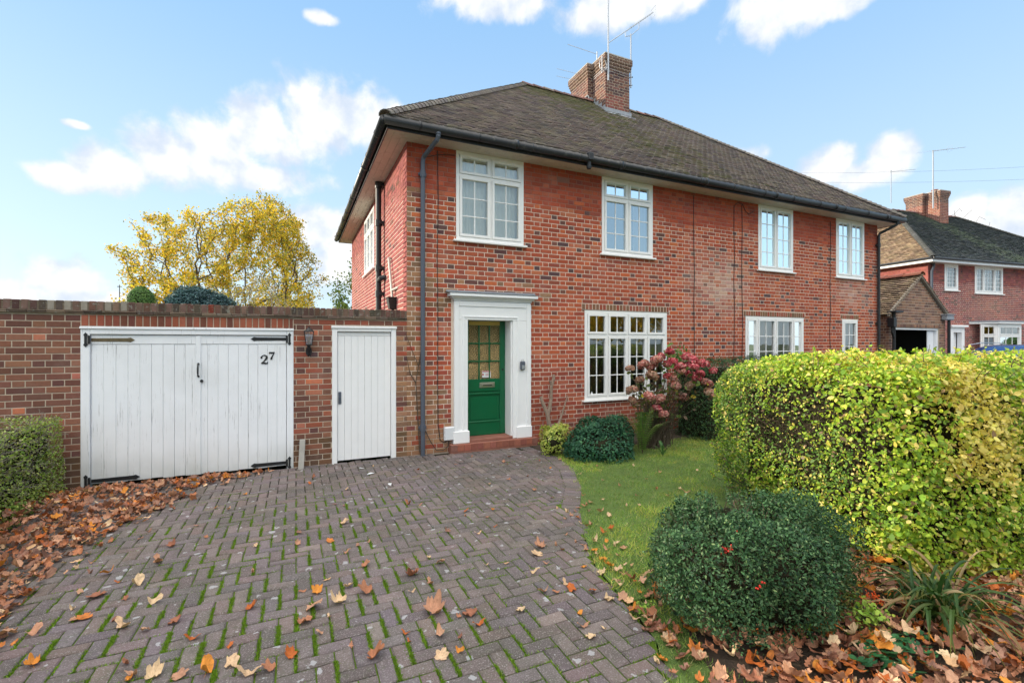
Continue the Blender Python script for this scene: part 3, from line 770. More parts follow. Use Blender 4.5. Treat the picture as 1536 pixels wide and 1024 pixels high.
while x<GX1-.02:      # tile creasing
    b=min(x+.165,GX1-.002); o=r.uniform(-.003,.004); c=jit(r.choice([hexc(112,96,84),hexc(96,84,74),hexc(128,112,98)]),r)
    mb.box(x+.001,b-.001,FY-.03+o,FY+.25,2.041,2.058,c,bev=.003); mb.box(x-.0,b-.004,FY-.035-o,FY+.25,2.0595,2.076,c,bev=.003); x=b
x=GX0
while x<GX1-.02:
    b=min(x+.065,GX1-.002); c=jit(r.choice([hexc(108,80,70),hexc(92,70,64),hexc(124,100,88),hexc(86,76,68)]),r,.2)
    if -2.8<x<-1.9 and r.random()<.4: c=hexc(150,142,130)
    if r.random()<.05: c=hexc(120,60,48)
    hh=r.uniform(-.003,.004)
    if x>-5: mb.box(x+.001,b-.001,FY-.004,FY+.215,2.077,2.185+hh,c,bev=.006)
    else: mb.box(x+.001,b-.001,FY-.004,FY+.215,2.077,2.185+hh,c)
    x=b+.009
mb.box(GX0,GX1-.003,FY+.0,FY+.21,2.0765,2.172,hexc(110,98,84))
mb.build('coping',M['coping'],gar)
mb=MB(); mb.box(GX0+.2,GX1-.01,FY+.24,12.9,1.90,2.0); mb.build('flat_roof',M['flat_roof'],gar)

def planks(mb,x0,x1,z0,z1,y,n,seed,dz=0,drop=0,t=.022):
    r=random.Random(seed); w=(x1-x0)/n
    for i in range(n):
        a=x0+i*w; b=a+w; g=.0006+r.uniform(0,.0010)
        mb.box(a+g,b-g,y+r.uniform(-.0015,.0015),y+t,z0+r.uniform(0,dz),z1,bev=.002)
gd=empty('garage_door',parent=gar); 
f=MB(); Yd=FY+.02
wb(f,GD[0],GD[0]+.085,-.02,1.889,FY-.004,FY+.09); wb(f,GD[1]-.085,GD[1],-.02,1.889,FY-.004,FY+.09); wb(f,GD[0]+.086,GD[1]-.086,1.80,1.888,FY-.006,FY+.09)
wb(f,GD[0]-.004,GD[1]+.004,1.862,1.892,FY-.022,FY+.0,.005)
f.build('door_frame',M['paint'],gar)
mid=-1.145
def door_leaf(x0,x1,z0,z1,n,seed,parent,inner_left):
    mb=MB()
    planks(mb,x0+.0,x1-.0,z0,z1-.115,Yd+.006,n,seed,dz=.012)
    mb.box(x0+.002,x1-.002,Yd,Yd+.03,z1-.112,z1,bev=.004)          # top rail
    a=x1 if inner_left else x0
    mb.box(x0,x1,Yd+.03,Yd+.05,z0+.05,z1-.02)                      # backing so no gaps show
    return mb.build('door_leaf',M['paint'],parent)
def strap_hinge(x,z,L,sgn,parent,mat):
    mb=MB(); y=Yd-.006
    mb.prism([(x,y,z-.019),(x+sgn*(L-.07),y,z-.022),(x+sgn*(L-.04),y,z-.028),(x+sgn*L,y,z),(x+sgn*(L-.04),y,z+.028),(x+sgn*(L-.07),y,z+.022),(x,y,z+.019)],(0,.008,0))
    for i in range(4): mb.tube([(x+sgn*(.06+i*.1),y-.004,z),(x+sgn*(.06+i*.1),y+.002,z)],.007,6)
    o=mb.build('strap_hinge',mat,parent)
    mb=MB(); xx=x-sgn*.045; yy=FY-.012
    mb.prism([(xx+.012,yy,z-.040),(xx+.020,yy,z-.062),(xx,yy,z-.085),(xx-.020,yy,z-.062),(xx-.012,yy,z-.040),(xx-.012,yy,z+.040),(xx-.020,yy,z+.062),(xx,yy,z+.085),(xx+.020,yy,z+.062),(xx+.012,yy,z+.040)],(0,.008,0))
    mb.tube([(x-sgn*.012,yy-.004,z-.05),(x-sgn*.012,yy-.004,z+.05)],.013,8)
    mb.build('hinge_cup',M['iron'],parent)
ld=empty('door',parent=gar); gd.name='tmp'; bpy.data.objects.remove(gd)
ld.name='garage_door'
door_leaf(-2.19,mid-.004,.03,1.795,9,1,ld,True)
strap_hinge(-2.185,1.735,.41,1,ld,M['iron_rust']); strap_hinge(-2.185,.075,.46,1,ld,M['iron'])
rd=empty('garage_door',parent=gar)
door_leaf(mid+.004,-.12,.03,1.795,9,2,rd,False)
strap_hinge(-.125,1.75,.42,-1,rd,M['iron']); strap_hinge(-.125,.075,.42,-1,rd,M['iron'])
mb=MB(); wb(mb,mid-.012,mid+.045,.03,1.79,Yd-.010,Yd+.006,.004); mb.build('meeting_strip',M['paint'],ld)
mb=MB(); mb.tube([(-1.125,Yd-.012,1.275),(-1.125,Yd-.045,1.29),(-1.125,Yd-.055,1.33),(-1.125,Yd-.055,1.38),(-1.125,Yd-.045,1.42),(-1.125,Yd-.012,1.435)],.009,8,rads=[.014,.008,.010,.010,.008,.014]); mb.build('pull_handle',M['iron'],ld)
mb=MB(); mb.tube([(-1.09,Yd-.016,1.215),(-1.09,Yd-.009,1.215)],.019,12); mb.build('lock_cover',M['iron'],ld)
# the numerals 2 and 7
def stroke(mb,pts,w,y,t=.006):
    n=len(pts); L=[];Rr=[]
    for i,(x,z) in enumerate(pts):
        a=pts[max(i-1,0)]; b=pts[min(i+1,n-1)]; dx,dz=b[0]-a[0],b[1]-a[1]; l=math.hypot(dx,dz) or 1
        nx,nz=-dz/l,dx/l; ww=w[i]/2; L.append((x+nx*ww,z+nz*ww)); Rr.append((x-nx*ww,z-nz*ww))
    for i in range(n-1):
        mb.prism([(L[i][0],y,L[i][1]),(L[i+1][0],y,L[i+1][1]),(Rr[i+1][0],y,Rr[i+1][1]),(Rr[i][0],y,Rr[i][1])],(0,t,0))
ny=Yd-.003; s=.115
two=[(.02,.66),(.06,.82),(.18,.95),(.36,1.0),(.52,.93),(.60,.78),(.57,.62),(.45,.46),(.28,.28),(.08,.10)]
mb=MB(); ox,oz=-.425,1.42
P=lambda L:[(ox+s*x+.0,oz+s*z) for x,z in L]
stroke(mb,P(two),[.024,.014,.011,.013,.019,.025,.025,.019,.013,.010],ny)
stroke(mb,P([(.02,.06),(.25,.10),(.50,.03),(.64,.06),(.70,.22)]),[.013,.023,.023,.017,.008],ny+.0005)
mb.tube([(ox+s*.06,ny,oz+s*.70),(ox+s*.06,ny+.005,oz+s*.70)],.012,10)
mb.build('numeral_two',M['iron'],rd)
mb=MB(); ox,oz=-.33,1.475; s=.098
stroke(mb,P([(.04,.78),(.06,.98),(.20,.93),(.45,.93),(.68,1.0)]),[.008,.014,.023,.022,.012],ny)
stroke(mb,P([(.67,1.0),(.54,.72),(.40,.45),(.30,.20),(.28,0)]),[.010,.012,.017,.023,.024],ny+.0005)
mb.build('numeral_seven',M['iron'],rd)
# side door
f=MB(); wb(f,SD[0],SD[0]+.07,-.02,1.93,FY-.012,FY+.09); wb(f,SD[1]-.07,SD[1],-.02,1.93,FY-.012,FY+.09); wb(f,SD[0]+.071,SD[1]-.071,1.86,1.929,FY-.013,FY+.09); wb(f,SD[0]-.01,SD[1]+.01,1.905,1.938,FY-.03,FY+.0,.005)
f.build('door_frame',M['white'],gar)
sdr=empty('side_door',parent=gar)
mb=MB(); a,b=SD[0]+.075,SD[1]-.075
planks(mb,a,b,.025,1.80,FY+.028,8,5); mb.box(a,b,FY+.026,FY+.05,1.802,1.855,bev=.004); mb.box(a,b,FY+.05,FY+.07,.05,1.85); mb.build('door_leaf',M['white'],sdr)
mb=MB(); wb(mb,.545,.585,.83,1.005,FY+.012,FY+.03,.006); wb(mb,.553,.577,.90,.935,FY+.002,FY+.013,.004); mb.build('latch_plate',M['pipe_grey'],sdr)
for o_n in (1.6,.3):
    pass
# lantern on the pier
lan=empty('wall_lantern',(.16,FY,1.6)); tag(lan,'black carriage lantern with glass panes on the brick pier between the white doors','lantern')
mb=MB(); z0,z1=.08,.25
for sx in (-1,1):
    for sy in (-1,1):
        mb.tube([(sx*.035,-.10+sy*.035,z0),(sx*.058,-.10+sy*.058,z1)],.006,4)
mb.box(-.045,.045,-.145,-.055,z0-.012,z0,bev=.003)
mb.box(-.066,.066,-.166,-.034,z1,z1+.012,bev=.003)
mb.tube([(0,-.10,z1+.012),(0,-.10,z1+.05)],.05,8,rads=[.06,.02]); mb.tube([(0,-.10,z1+.045),(0,-.10,z1+.07)],.01,6)
mb.build('lantern_cage',M['iron'],lan)
mb=MB()
for k in range(4):
    c,s_=[(1,0),(0,1),(-1,0),(0,-1)][k]; 
    q=lambda h,w,z:(c*h-s_*w,-.10+s_*h+c*w,z)
    mb.quad(q(.034,-.033,z0),q(.034,.033,z0),q(.056,.055,z1),q(.056,-.055,z1))
mb.build('lantern_pane',M['glass'],lan)
mb=MB(); mb.tube([(0,-.10,z0),(0,-.10,z0+.10)],.016,8); mb.build('bulb',M['plastic_cream'],lan)
mb=MB(); mb.tube([(0,-.10,z0-.01),(0,-.10,z0-.04),(0,-.085,z0-.07),(0,-.05,z0-.09),(0,-.01,z0-.06)],.010,8,rads=[.025,.02,.012,.01,.01])
mb.prism([(.04*math.cos(a*math.pi/6),-.001,-.02+.065*math.sin(a*math.pi/6)) for a in range(12)],(0,-.018,0)); mb.tube([(0,-.06,-.0),(0,-.05,-.05),(0,-.03,-.07),(0,-.01,-.06)],.009,6)
mb.build('wall_bracket',M['iron'],lan)
# leaning stump of post
mb=MB(); 
mt=Matrix.Translation((.06,FY-.10,0))@Matrix.Rotation(R(3),4,'Y')@Matrix.Rotation(R(-5),4,'X')
mb.box(-.035,.035,-.03,.03,-.03,.39,M=mt,bev=.006); po=mb.build('timber_post',M['concrete'],None)
tag(po,'short weathered pale post stub standing against the brick pier between the garage and side door','post')
mb=MB(); mb.tube([(.03,FY-.13,.36),(.03,FY-.135,.345)],.006,6); mb.build('nail',M['iron'],po)
# ------------------------------------------------------------ ground, drive, lawn
def ground_extra(t,c,p):
    return t.mix(t.ramp(t.noise(.8,4,.6),.4,.65),c,(.035,.06,.015))
M['soil']=principled('soil',base=(.05,.036,.024),rough=.95,var=.35,vscale=10,bump=.6,bscale=40,bdist=.02)
M['field']=principled('rough_grass',base=(.05,.07,.022),rough=.95,var=.3,vscale=2,bump=.4,bscale=30,bdist=.02,extra=ground_extra)
M['turf']=principled('turf',base=(.09,.15,.03),rough=.95,var=.35,vscale=7,bump=.8,bscale=140,bdist=.012)
M['asphalt']=principled('asphalt',base=(.05,.05,.052),rough=.9,var=.25,vscale=4,bump=.3,bscale=150,bdist=.006)
M['paving']=principled('pavement',base=(.22,.21,.20),rough=.9,var=.2,vscale=3,bump=.2,bscale=80,bdist=.004)
def flat(name,pts,z,mat):
    o=link(name,mkmesh(name,[(x,y,z) for x,y in pts],[tuple(range(len(pts)))],mat)); return tag(o,kind='structure')
gr=flat('ground',[(-400,-400),(400,-400),(400,400),(-400,400)],-.06,M['field'])
flat('road',[(-200,-14),(200,-14),(200,-7),(-200,-7)],-.05,M['asphalt'])
mb=MB(); mb.box(-200,200,-6.9,-4.9,-.3,.0); tag(mb.build('pavement',M['paving']),kind='structure')
mb=MB(); mb.box(-200,200,-7.02,-6.905,-.3,.012,bev=.01); tag(mb.build('kerb',M['concrete']),kind='structure')
# neighbours' forecourt
mb=MB(); mb.box(14.2,40,-4.6,9.0,-.2,-.012); tag(mb.build('neighbour_driveway',M['paving']),kind='structure')

EDGE=[(1.55,-4.8),(1.60,.6),(1.71,1.79),(1.87,2.09),(1.98,2.5),(2.07,2.97),(2.33,3.53),(2.67,4.12),(3.05,4.67),(3.40,5.40),(3.55,6.1),(3.50,6.6),(3.48,7.04)]
def edge_x(y):
    for (x0,y0),(x1,y1) in zip(EDGE,EDGE[1:]):
        if y0<=y<=y1: return x0+(x1-x0)*(y-y0)/(y1-y0)
    return EDGE[-1][0] if y>EDGE[-1][1] else EDGE[0][0]
LX=-2.75
def joint_extra(t,c,p):
    sep=t.new('ShaderNodeSeparateXYZ'); t.link(t.pos(),sep.inputs[0])
    n=t.noise(1.4,4,.65); near=t.ramp(sep.outputs[1],6.6,3.2)
    f=t.ramp(t.math('ADD',n,t.math('MULTIPLY',near,.24)),.46,.66)
    return t.mix(f,c,(.10,.17,.02))
M['joint']=principled('mossy_joint',base=(.035,.032,.024),rough=1,var=.4,vscale=25,bump=1,bscale=180,bdist=.01,spec=.05,extra=joint_extra)
pts=[(LX,-4.85)]+[(x-.01,y) for x,y in EDGE]+[(LX,7.05)]
dv=flat('driveway_bed',pts,-.011,M['joint'])
def paver_extra(t,c,p):
    c=t.mix(t.math('MULTIPLY',t.ramp(t.noise(1.3,5,.75),.42,.62),.58),c,(.075,.07,.055))
    c=t.mix(t.math('MULTIPLY',t.ramp(t.noise(95,3,.7),.55,.44),.0),c,(.05,.045,.04))
    c=t.mix(t.math('MULTIPLY',t.ramp(t.noise(14,4,.7),.52,.70),.4),c,(.08,.09,.045))      # algae
    v=t.new('ShaderNodeTexVoronoi'); v.inputs['Scale'].default_value=9; v.inputs['Randomness'].default_value=1
    w=t.new('ShaderNodeVectorMath'); w.operation='ADD'; nz=t.new('ShaderNodeTexNoise'); nz.inputs['Scale'].default_value=25; t.link(t.pos(),nz.inputs['Vector'])
    sc_=t.new('ShaderNodeVectorMath'); sc_.operation='SCALE'; sc_.inputs['Scale'].default_value=.07; t.link(nz.outputs['Color'],sc_.inputs[0]); t.link(t.pos(),w.inputs[0]); t.link(sc_.outputs[0],w.inputs[1]); t.link(w.outputs[0],v.inputs['Vector'])
    sz=t.math('MULTIPLY',v.outputs['Color'],.26)
    f=t.math('LESS_THAN',v.outputs['Distance'],sz)
    c=t.mix(t.math('MULTIPLY',f,.62),c,(.42,.43,.44))     # lichen spots
    return t.mix(t.math('MULTIPLY',t.ramp(t.noise(120,3,.7),.53,.66),.50),c,(.42,.39,.38))
M['paver']=principled('block_paver',vc=True,rough=.85,var=.22,vscale=40,bump=.7,bscale=260,bdist=.004,spec=.3,extra=paver_extra)
pr=random.Random(4)
pal=[hexc(108,97,96),hexc(102,91,91),hexc(113,101,99),hexc(97,88,88),hexc(110,95,92),hexc(104,95,96)]
mb=MB(); pitch=.0955; J=.0085; moss=[]; moss2=[]
for i in range(-34,44):
    for j in range(-54,80):
        k=(i-j)%4
        if k not in (0,3): continue
        x0,y0=i*pitch,j*pitch; x1,y1=(x0+2*pitch,y0+pitch) if k==0 else (x0+pitch,y0+2*pitch)
        cx_,cy_=(x0+x1)/2,(y0+y1)/2
        if y0<-4.7 or y0>FY-.05 or x0<LX: continue
        ex=edge_x(cy_); lim=ex-(.212 if cy_>4.2 else (.108 if cy_>3.8 else .0))
        a,b,c,d=x0+J/2,x1-J/2,y0+J/2,y1-J/2; e=.008; zt=pr.uniform(-.002,.002)
        b=min(b,lim-J/2+(pr.uniform(-.02,.02) if cy_<3.8 else 0))
        if 2.0<x1 and x0<3.7: d=min(d,FY-.145)
        if b-a<.03 or d-c<.02: continue; zt=pr.uniform(-.002,.002)
        sx,sy=pr.gauss(0,.0022),pr.gauss(0,.0022)
        q=jit(pr.choice(pal),pr,.11)
        if pr.random()<.03: q=lerp(q,hexc(136,124,116),.5)
        n=len(mb.V)
        jj=lambda: pr.uniform(-.002,.002)
        mb.V+=[(a,c,-.03),(b,c,-.03),(b,d,-.03),(a,d,-.03),
               (a+jj(),c+jj(),zt-.006),(b+jj(),c+jj(),zt-.006),(b+jj(),d+jj(),zt-.006),(a+jj(),d+jj(),zt-.006),
               (a+e,c+e,zt-sx-sy),(b-e,c+e,zt+sx-sy),(b-e,d-e,zt+sx+sy),(a+e,d-e,zt-sx+sy)]
        mb.C+=[q]*12
        mb.F+=[(n+8,n+9,n+10,n+11)]+[(n+u,n+(u+1)%4,n+4+(u+1)%4,n+4+u) for u in range(4)]+[(n+4+u,n+4+(u+1)%4,n+8+(u+1)%4,n+8+u) for u in range(4)]
        if k==3: moss.append((x1,y0,y1))
        else: moss2.append((x0,x1,y0))
# edging blocks following the curve
def walk(step,y0,y1):
    out=[]; y=y0
    while y<y1:
        x=edge_x(y); x2=edge_x(y+.01); d=Vector((x2-x,.01,0)).normalized(); out.append((x,y,d)); y+=step*d.y
    return out
for (x,y,d) in walk(.098,3.75,6.87):
    nrm=Vector((-d.y,d.x,0)); Mx=Matrix(((d.x,nrm.x,0,x),(d.y,nrm.y,0,y),(0,0,1,0),(0,0,0,1)))
    q=jit(pr.choice(pal),pr,.16); mb.box(.004,.092,.0,.19,-.03,pr.uniform(-.003,.001),q,M=Mx,bev=.006)
    if 4.2<y<6.5: mb.box(.004,.092,.198,.285,-.03,pr.uniform(-.003,.001),jit(pr.choice(pal),pr,.16),M=Mx,bev=.006)
dw=mb.build('driveway',M['paver']); tag(dw,kind='structure')

# ------------------------------------------------------------ leaf tools
def unit(a): return a/np.maximum(np.linalg.norm(a,axis=-1,keepdims=True),1e-9)
OVAL=np.array([[0,0,0],[-.30,.33,.10],[-.26,.72,.10],[0,1,0],[.26,.72,.10],[.30,.33,.10]])
OVALF=np.array([[0,1,2,3],[0,3,4,5]])
DIAM=np.array([[0,0,0],[-.33,.5,.06],[0,1,0],[.33,.5,.06]]); DIAMF=np.array([[0,1,2,3]])
NARR=np.array([[0,0,0],[-.13,.4,.05],[0,1,0],[.13,.4,.05]])
def leaves(P,N,size,cols,shape=OVAL,faces=OVALF,lie=.55,seed=1,up=.25):
    """P base points, N outward normals; leaf blades turned mostly face-out, random spin"""
    g=np.random.default_rng(seed); n=len(P); 
    nn=unit(N+g.normal(0,lie,(n,3))+np.array([0,0,up]))
    t=unit(np.cross(nn,g.normal(0,1,(n,3)))); b=np.cross(nn,t)
    s=(np.asarray(size)*g.uniform(.65,1.25,n))[:,None,None] if np.ndim(size)<=1 else size
    V=P[:,None,:]+s*(shape[None,:,0:1]*t[:,None,:]+shape[None,:,1:2]*b[:,None,:]+shape[None,:,2:3]*nn[:,None,:]*g.uniform(-.6,1.6,(n,1,1)))
    k=shape.shape[0]; F=(faces[None]+(np.arange(n)*k)[:,None,None]).reshape(-1,faces.shape[1])
    C=np.repeat(cols,k,axis=0)
    return V.reshape(-1,3),F,C
def pick(pal,n,g,w=None,var=.18):
    pal=np.array(pal); i=g.choice(len(pal),n,p=(np.array(w)/sum(w) if w is not None else None))
    return pal[i]*g.uniform(1-var,1+var,(n,1))*g.uniform(.93,1.07,(n,3))
def fbm(P,f=1.0,seed=0):
    g=np.random.default_rng(seed); v=np.zeros(len(P)); a=1.0
    for o in range(4):
        for _ in range(3):
            k=g.normal(0,1,3)*f; v+=a*np.sin(P@k+g.uniform(0,6.28))/3
        f*=1.9; a*=.6
    return v
M['leaf']=principled('leaf',vc=True,rough=.5,var=.12,vscale=20,spec=.35,trans=.32)
M['leaf_dark']=principled('leaf_glossy_dark',vc=True,rough=.5,var=.15,vscale=20,spec=.22,trans=.12)
M['leaf_tree']=principled('leaf_tree',vc=True,rough=.6,var=.15,vscale=3,spec=.25,trans=.45)
def dead_extra(t,c,p):
    v=t.noise(60,4,.7); return t.mix(t.math('MULTIPLY',t.ramp(v,.5,.7),.35),c,(.16,.075,.035))
M['dead']=principled('dead_leaf',vc=True,rough=.7,var=.35,vscale=22,bump=.5,bscale=130,bdist=.004,spec=.25,trans=.12,extra=dead_extra)
M['bark']=principled('bark',base=(.10,.075,.052),rough=.9,var=.35,vscale=20,bump=.7,bscale=60,bdist=.01)
M['bark_pale']=principled('bark_pale',base=(.26,.19,.14),rough=.9,var=.35,vscale=20,bump=.7,bscale=60,bdist=.008)
M['twig']=principled('twig',base=(.10,.07,.048),rough=.9,var=.35,vscale=20)
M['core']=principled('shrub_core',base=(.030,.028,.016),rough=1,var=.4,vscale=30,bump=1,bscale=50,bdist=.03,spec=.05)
M['grass']=principled('grass_blade',vc=True,rough=.55,var=.32,vscale=3.5,spec=.3,trans=.3)
M['moss']=principled('moss',vc=True,rough=.9,var=.25,vscale=30,spec=.1,trans=.15)

# moss tufts in the joints
g=np.random.default_rng(3); P=[]
for (x,y0,y1) in moss:
    if y0<1.0: continue
    yy=(y0+y1)/2
    dens=fbm(np.array([[x*1.2,yy*1.2,0]]),1.3,5)[0]
    w=(1.0 if yy<4.2 else max(0,1-(yy-4.2)/1.5)); w*=(1.0 if x>-1.4 else .5)*(1.0 if x<.6 else max(.16,1-(x-.6)/.8))
    nn=int(520*w*max(0,dens+.35+.5*g.normal()))
    for _ in range(nn): P.append((x+g.normal(0,.0075),g.uniform(y0-.002,y1+.002),-.008))
for (x0,x1,y) in moss2:
    if y<1.0 or y>6.2: continue
    dens=fbm(np.array([[x0*1.5,y*1.5,3.]]),1.6,6)[0]
    for _ in range(int(70*max(0,dens+.25+.4*g.normal()))): P.append((g.uniform(x0,x1),y+g.normal(0,.004),-.010))
P=np.array(P)
if len(P):
    n=len(P); nn=np.tile([[0,0,1.]],(n,1)); 
    d=unit(np.stack([g.normal(0,.5,n),g.normal(0,.5,n),np.ones(n)],1)); side=unit(np.cross(d,g.normal(0,1,(n,3)))); h=g.uniform(.008,.022,n)[:,None]; w=g.uniform(.002,.004,n)[:,None]
    V=np.stack([P-side*w,P+side*w,P+d*h],1).reshape(-1,3); F=np.arange(3*n).reshape(-1,3)
    C=np.repeat(pick([(.14,.26,.02),(.20,.33,.03),(.10,.18,.02)],n,g),3,axis=0)
    tag(link('joint_moss',npmesh('joint_moss',V,F,M['moss'],C)),'bright green moss growing in the joints of the block paving','moss',kind='stuff')
# lawn
lp=[(x+.0,y) for x,y in EDGE if 2.3<=y<6.2]+[(3.56,6.25),(5.2,6.25),(7.4,6.2),(7.4,2.6),(2.3,2.45)]
flat('lawn',lp,-.004,M['turf'])
flat('shrub_bed',[(1.85,.4),(1.96,1.79),(2.10,2.09),(2.2,2.3),(2.3,2.449),(7.4,2.599),(7.4,.4)],-.0035,M['soil']); flat('verge',[(1.60,.4),(1.71,1.79),(1.87,2.09),(1.975,2.44),(2.299,2.449),(2.199,2.3),(2.099,2.09),(1.959,1.79),(1.849,.4)],-.004,M['turf'])
flat('flower_bed',[(3.5,6.252),(3.52,7.05),(13.6,7.05),(13.6,5.9),(7.41,6.2),(5.2,6.252)],-.003,M['soil'])
n=120000; X=g.uniform(1.6,7.2,n); Y=g.uniform(1.4,6.35,n)
ex=np.interp(Y,[e[1] for e in EDGE],[e[0] for e in EDGE]); ragged=ex-.02+.03*np.sin(Y*23)+.02*np.sin(Y*61+1)+g.normal(0,.02,n)
keep=(X>ragged)&~((Y<2.5)&(X>ex+.33+.06*np.sin(Y*9)))&((X<4.4+ (Y-3.6)*1.5)|(Y>4.0)|(Y<2.8))&~((X>3.95)&(Y<3.7)); X,Y=X[keep],Y[keep]; n=len(X); Z=np.full(n,-.006)
pat=fbm(np.stack([X,Y,Z],1),1.6,9)
P=np.stack([X,Y,Z],1); d=unit(np.stack([g.normal(0,.75,n),g.normal(0,.75,n),np.ones(n)],1)); side=unit(np.cross(d,g.normal(0,1,(n,3)))); h=(g.uniform(.018,.05,n)*(1+.35*pat))[:,None]; w=g.uniform(.0016,.003,n)[:,None]
V=np.stack([P-side*w,P+side*w,P+d*h],1).reshape(-1,3); F=np.arange(3*n).reshape(-1,3)
pt2=np.clip(fbm(np.stack([X,Y,Z],1),3.1,14),-1,1); h*=(1+.45*pt2)[:,None]; V=np.stack([P-side*w,P+side*w,P+d*h],1).reshape(-1,3)
C=pick([(.19,.32,.06),(.26,.38,.08),(.13,.24,.04),(.36,.40,.13),(.44,.38,.18)],n,g,[4,4,3,2.5,1.3])*(1+.30*pat+.28*pt2)[:,None]*np.where((pt2>.45)[:,None],np.array([[1.25,1.05,.9]]),1)
tag(link('lawn_grass',npmesh('lawn_grass',V,F,M['grass'],np.repeat(np.clip(C,0,1),3,axis=0))),'short green grass of the small front lawn','grass',kind='stuff')

# ------------------------------------------------------------ fallen leaves
def leaf_outline(kind, r):
    pts=[]
    if kind=='maple':
        lob=[(0,1.0,.40),(50,.90,.36),(-50,.90,.36),(105,.66,.34),(-105,.66,.34)]
        for k in range(40):
            a=-180+k*9; v=.46
            for (c,h,wd) in lob:
                d=abs(((a-c+180)%360)-180); v=max(v,.46+(h-.46)*max(0,1-(d/(wd*95))**1.3))
            v*=1+.07*math.sin(k*2.4+1)+r.uniform(-.05,.05)
            if abs(a)>165: v=.16
            pts.append((v*math.sin(R(a)),v*math.cos(R(a))))
    elif kind=='oak':
        n=16
        R_=[];L_=[]
        for i in range(n+1):
            t=i/n; w=.34*math.sin(math.pi*min(1,t*.92+.06))**.8*(1+.38*math.sin(t*2*math.pi*4+r.uniform(-.3,.3)))*(0.6+.6*t if t<.7 else 1.0)
            R_.append((w,-1+2*t)); L_.append((-w*r.uniform(.85,1.1),-1+2*t))
        pts=R_+L_[::-1]
    else:
        for k in range(20):
            a=R(k*18); pts.append((.42*math.sin(a)*(1+.12*math.cos(a)),.9*math.cos(a)))
    return pts
def leaf_geom(kind, seed, curl):
    r=random.Random(seed); o=leaf_outline(kind,r); V=[(0,0)]; rings=3; m=len(o)
    for k in range(1,rings+1):
        for (x,y) in o: V.append((x*k/rings,y*k/rings))
    A=[r.uniform(-1,1) for _ in range(4)]; ph=r.uniform(0,6)
    out=[]
    for (x,y) in V:
        rr=math.hypot(x,y)
        z=curl*(.35*rr*rr*(1+.5*A[0])+ .22*abs(x)*A[1]*1.2+ .13*math.sin(5*x+ph)*A[2]+.14*math.sin(4.3*y+ph*2)*A[3]) + .06*r.uniform(-1,1)*rr*curl
        c=math.cos(curl*.5*y*A[0]); out.append((x*(1-.18*curl*rr),y*(1-.12*curl*rr),z))
    z0=min(v[2] for v in out); out=[(x,y,z-z0) for x,y,z in out]
    F=[(0,1+i,1+(i+1)%m) for i in range(m)]
    for k in range(rings-1):
        for i in range(m):
            a=1+k*m+i; b=1+k*m+(i+1)%m; F.append((a,a+m,b+m)); F.append((a,b+m,b))
    st=len(out)      # stalk
    out+=[(-.012,-.2,.02),(.012,-.2,.02),(.0,-1.0,.05)]; F.append((st,st+1,st+2))
    return np.array(out),np.array(F)
DEADC=[[hexc(150,112,96),hexc(160,120,100)],[hexc(186,138,110),hexc(178,122,92),hexc(196,150,120)],[hexc(158,104,80),hexc(170,112,80),hexc(140,94,76)],[hexc(206,126,62),hexc(214,140,58),hexc(190,104,50)],[hexc(212,178,142),hexc(204,164,122),hexc(218,188,150)]]
GEOM=[leaf_geom(k,s,c) for k,s,c in (('maple',1,.7),('maple',2,1.1),('maple',3,1.6),('maple',4,2.1),('oak',5,.7),('oak',6,1.3),('plain',7,1.0),('maple',8,1.4),('plain',9,1.8),('oak',10,1.9),('maple',11,1.8))]
def leaf_mesh(gi,ci,k=[0]):
    k[0]+=1; Vv,F=GEOM[gi]; r=random.Random(gi*10+ci); c=np.array(r.choice(DEADC[ci])); g2=np.random.default_rng(gi*7+ci)
    C=c[None]*g2.uniform(.82,1.12,(len(Vv),1)); rr=np.linalg.norm(Vv[:,:2],axis=1); C=C*(1.0-.12*rr[:,None])
    me=npmesh('fallen_leaf',Vv,F,M['dead'],C); return me
LM={}
def get_leaf(gi,ci):
    if (gi,ci) not in LM: LM[gi,ci]=leaf_mesh(gi,ci)
    return LM[gi,ci]
CN=['dull brown','pinkish tan','dark brown','orange','straw coloured']
SN={0:'small',1:'medium sized',2:'large'}
def put_leaf(x,y,s,ci,z=0,tilt=.12,where='on the block paving',grp='fallen leaves scattered over the drive'):
    kind=random.choice([0,1,2,3,7,5,9,10,8] if s>.07 else [1,2,4,5,6,7,8,9,10]); o=link('fallen_leaf',get_leaf(kind,ci))
    o.location=(x,y,z); o.scale=(s*.62,)*3; o.rotation_euler=(random.uniform(-tilt,tilt),random.uniform(-tilt,tilt),random.uniform(0,6.28))
    sn=SN[0 if s<.07 else (1 if s<.1 else 2)]
    sh={0:'maple',1:'maple',2:'maple',3:'maple',7:'maple',4:'oak',5:'oak',6:'oval',8:'oval',9:'oak',10:'maple'}[kind]
    tag(o,f'{sn} {CN[ci]} {sh} leaf {where}','fallen leaf',grp)
    return o
def zone(x,y):
    if x>edge_x(y)-.02: return 'on the lawn beside the curved paving edge' if x<edge_x(y)+.7 else 'out on the open lawn'
    if y>4.6: return 'on the paving near the doors of the house' if x>.2 else 'on the paving near the garage doors'
    if x<-.6: return 'on the paving beside the left leaf drift'
    if x>1.2: return 'on the paving near the lawn edge'
    return 'on the paving in the foreground' if y<3.1 else 'on the paving in mid drive'
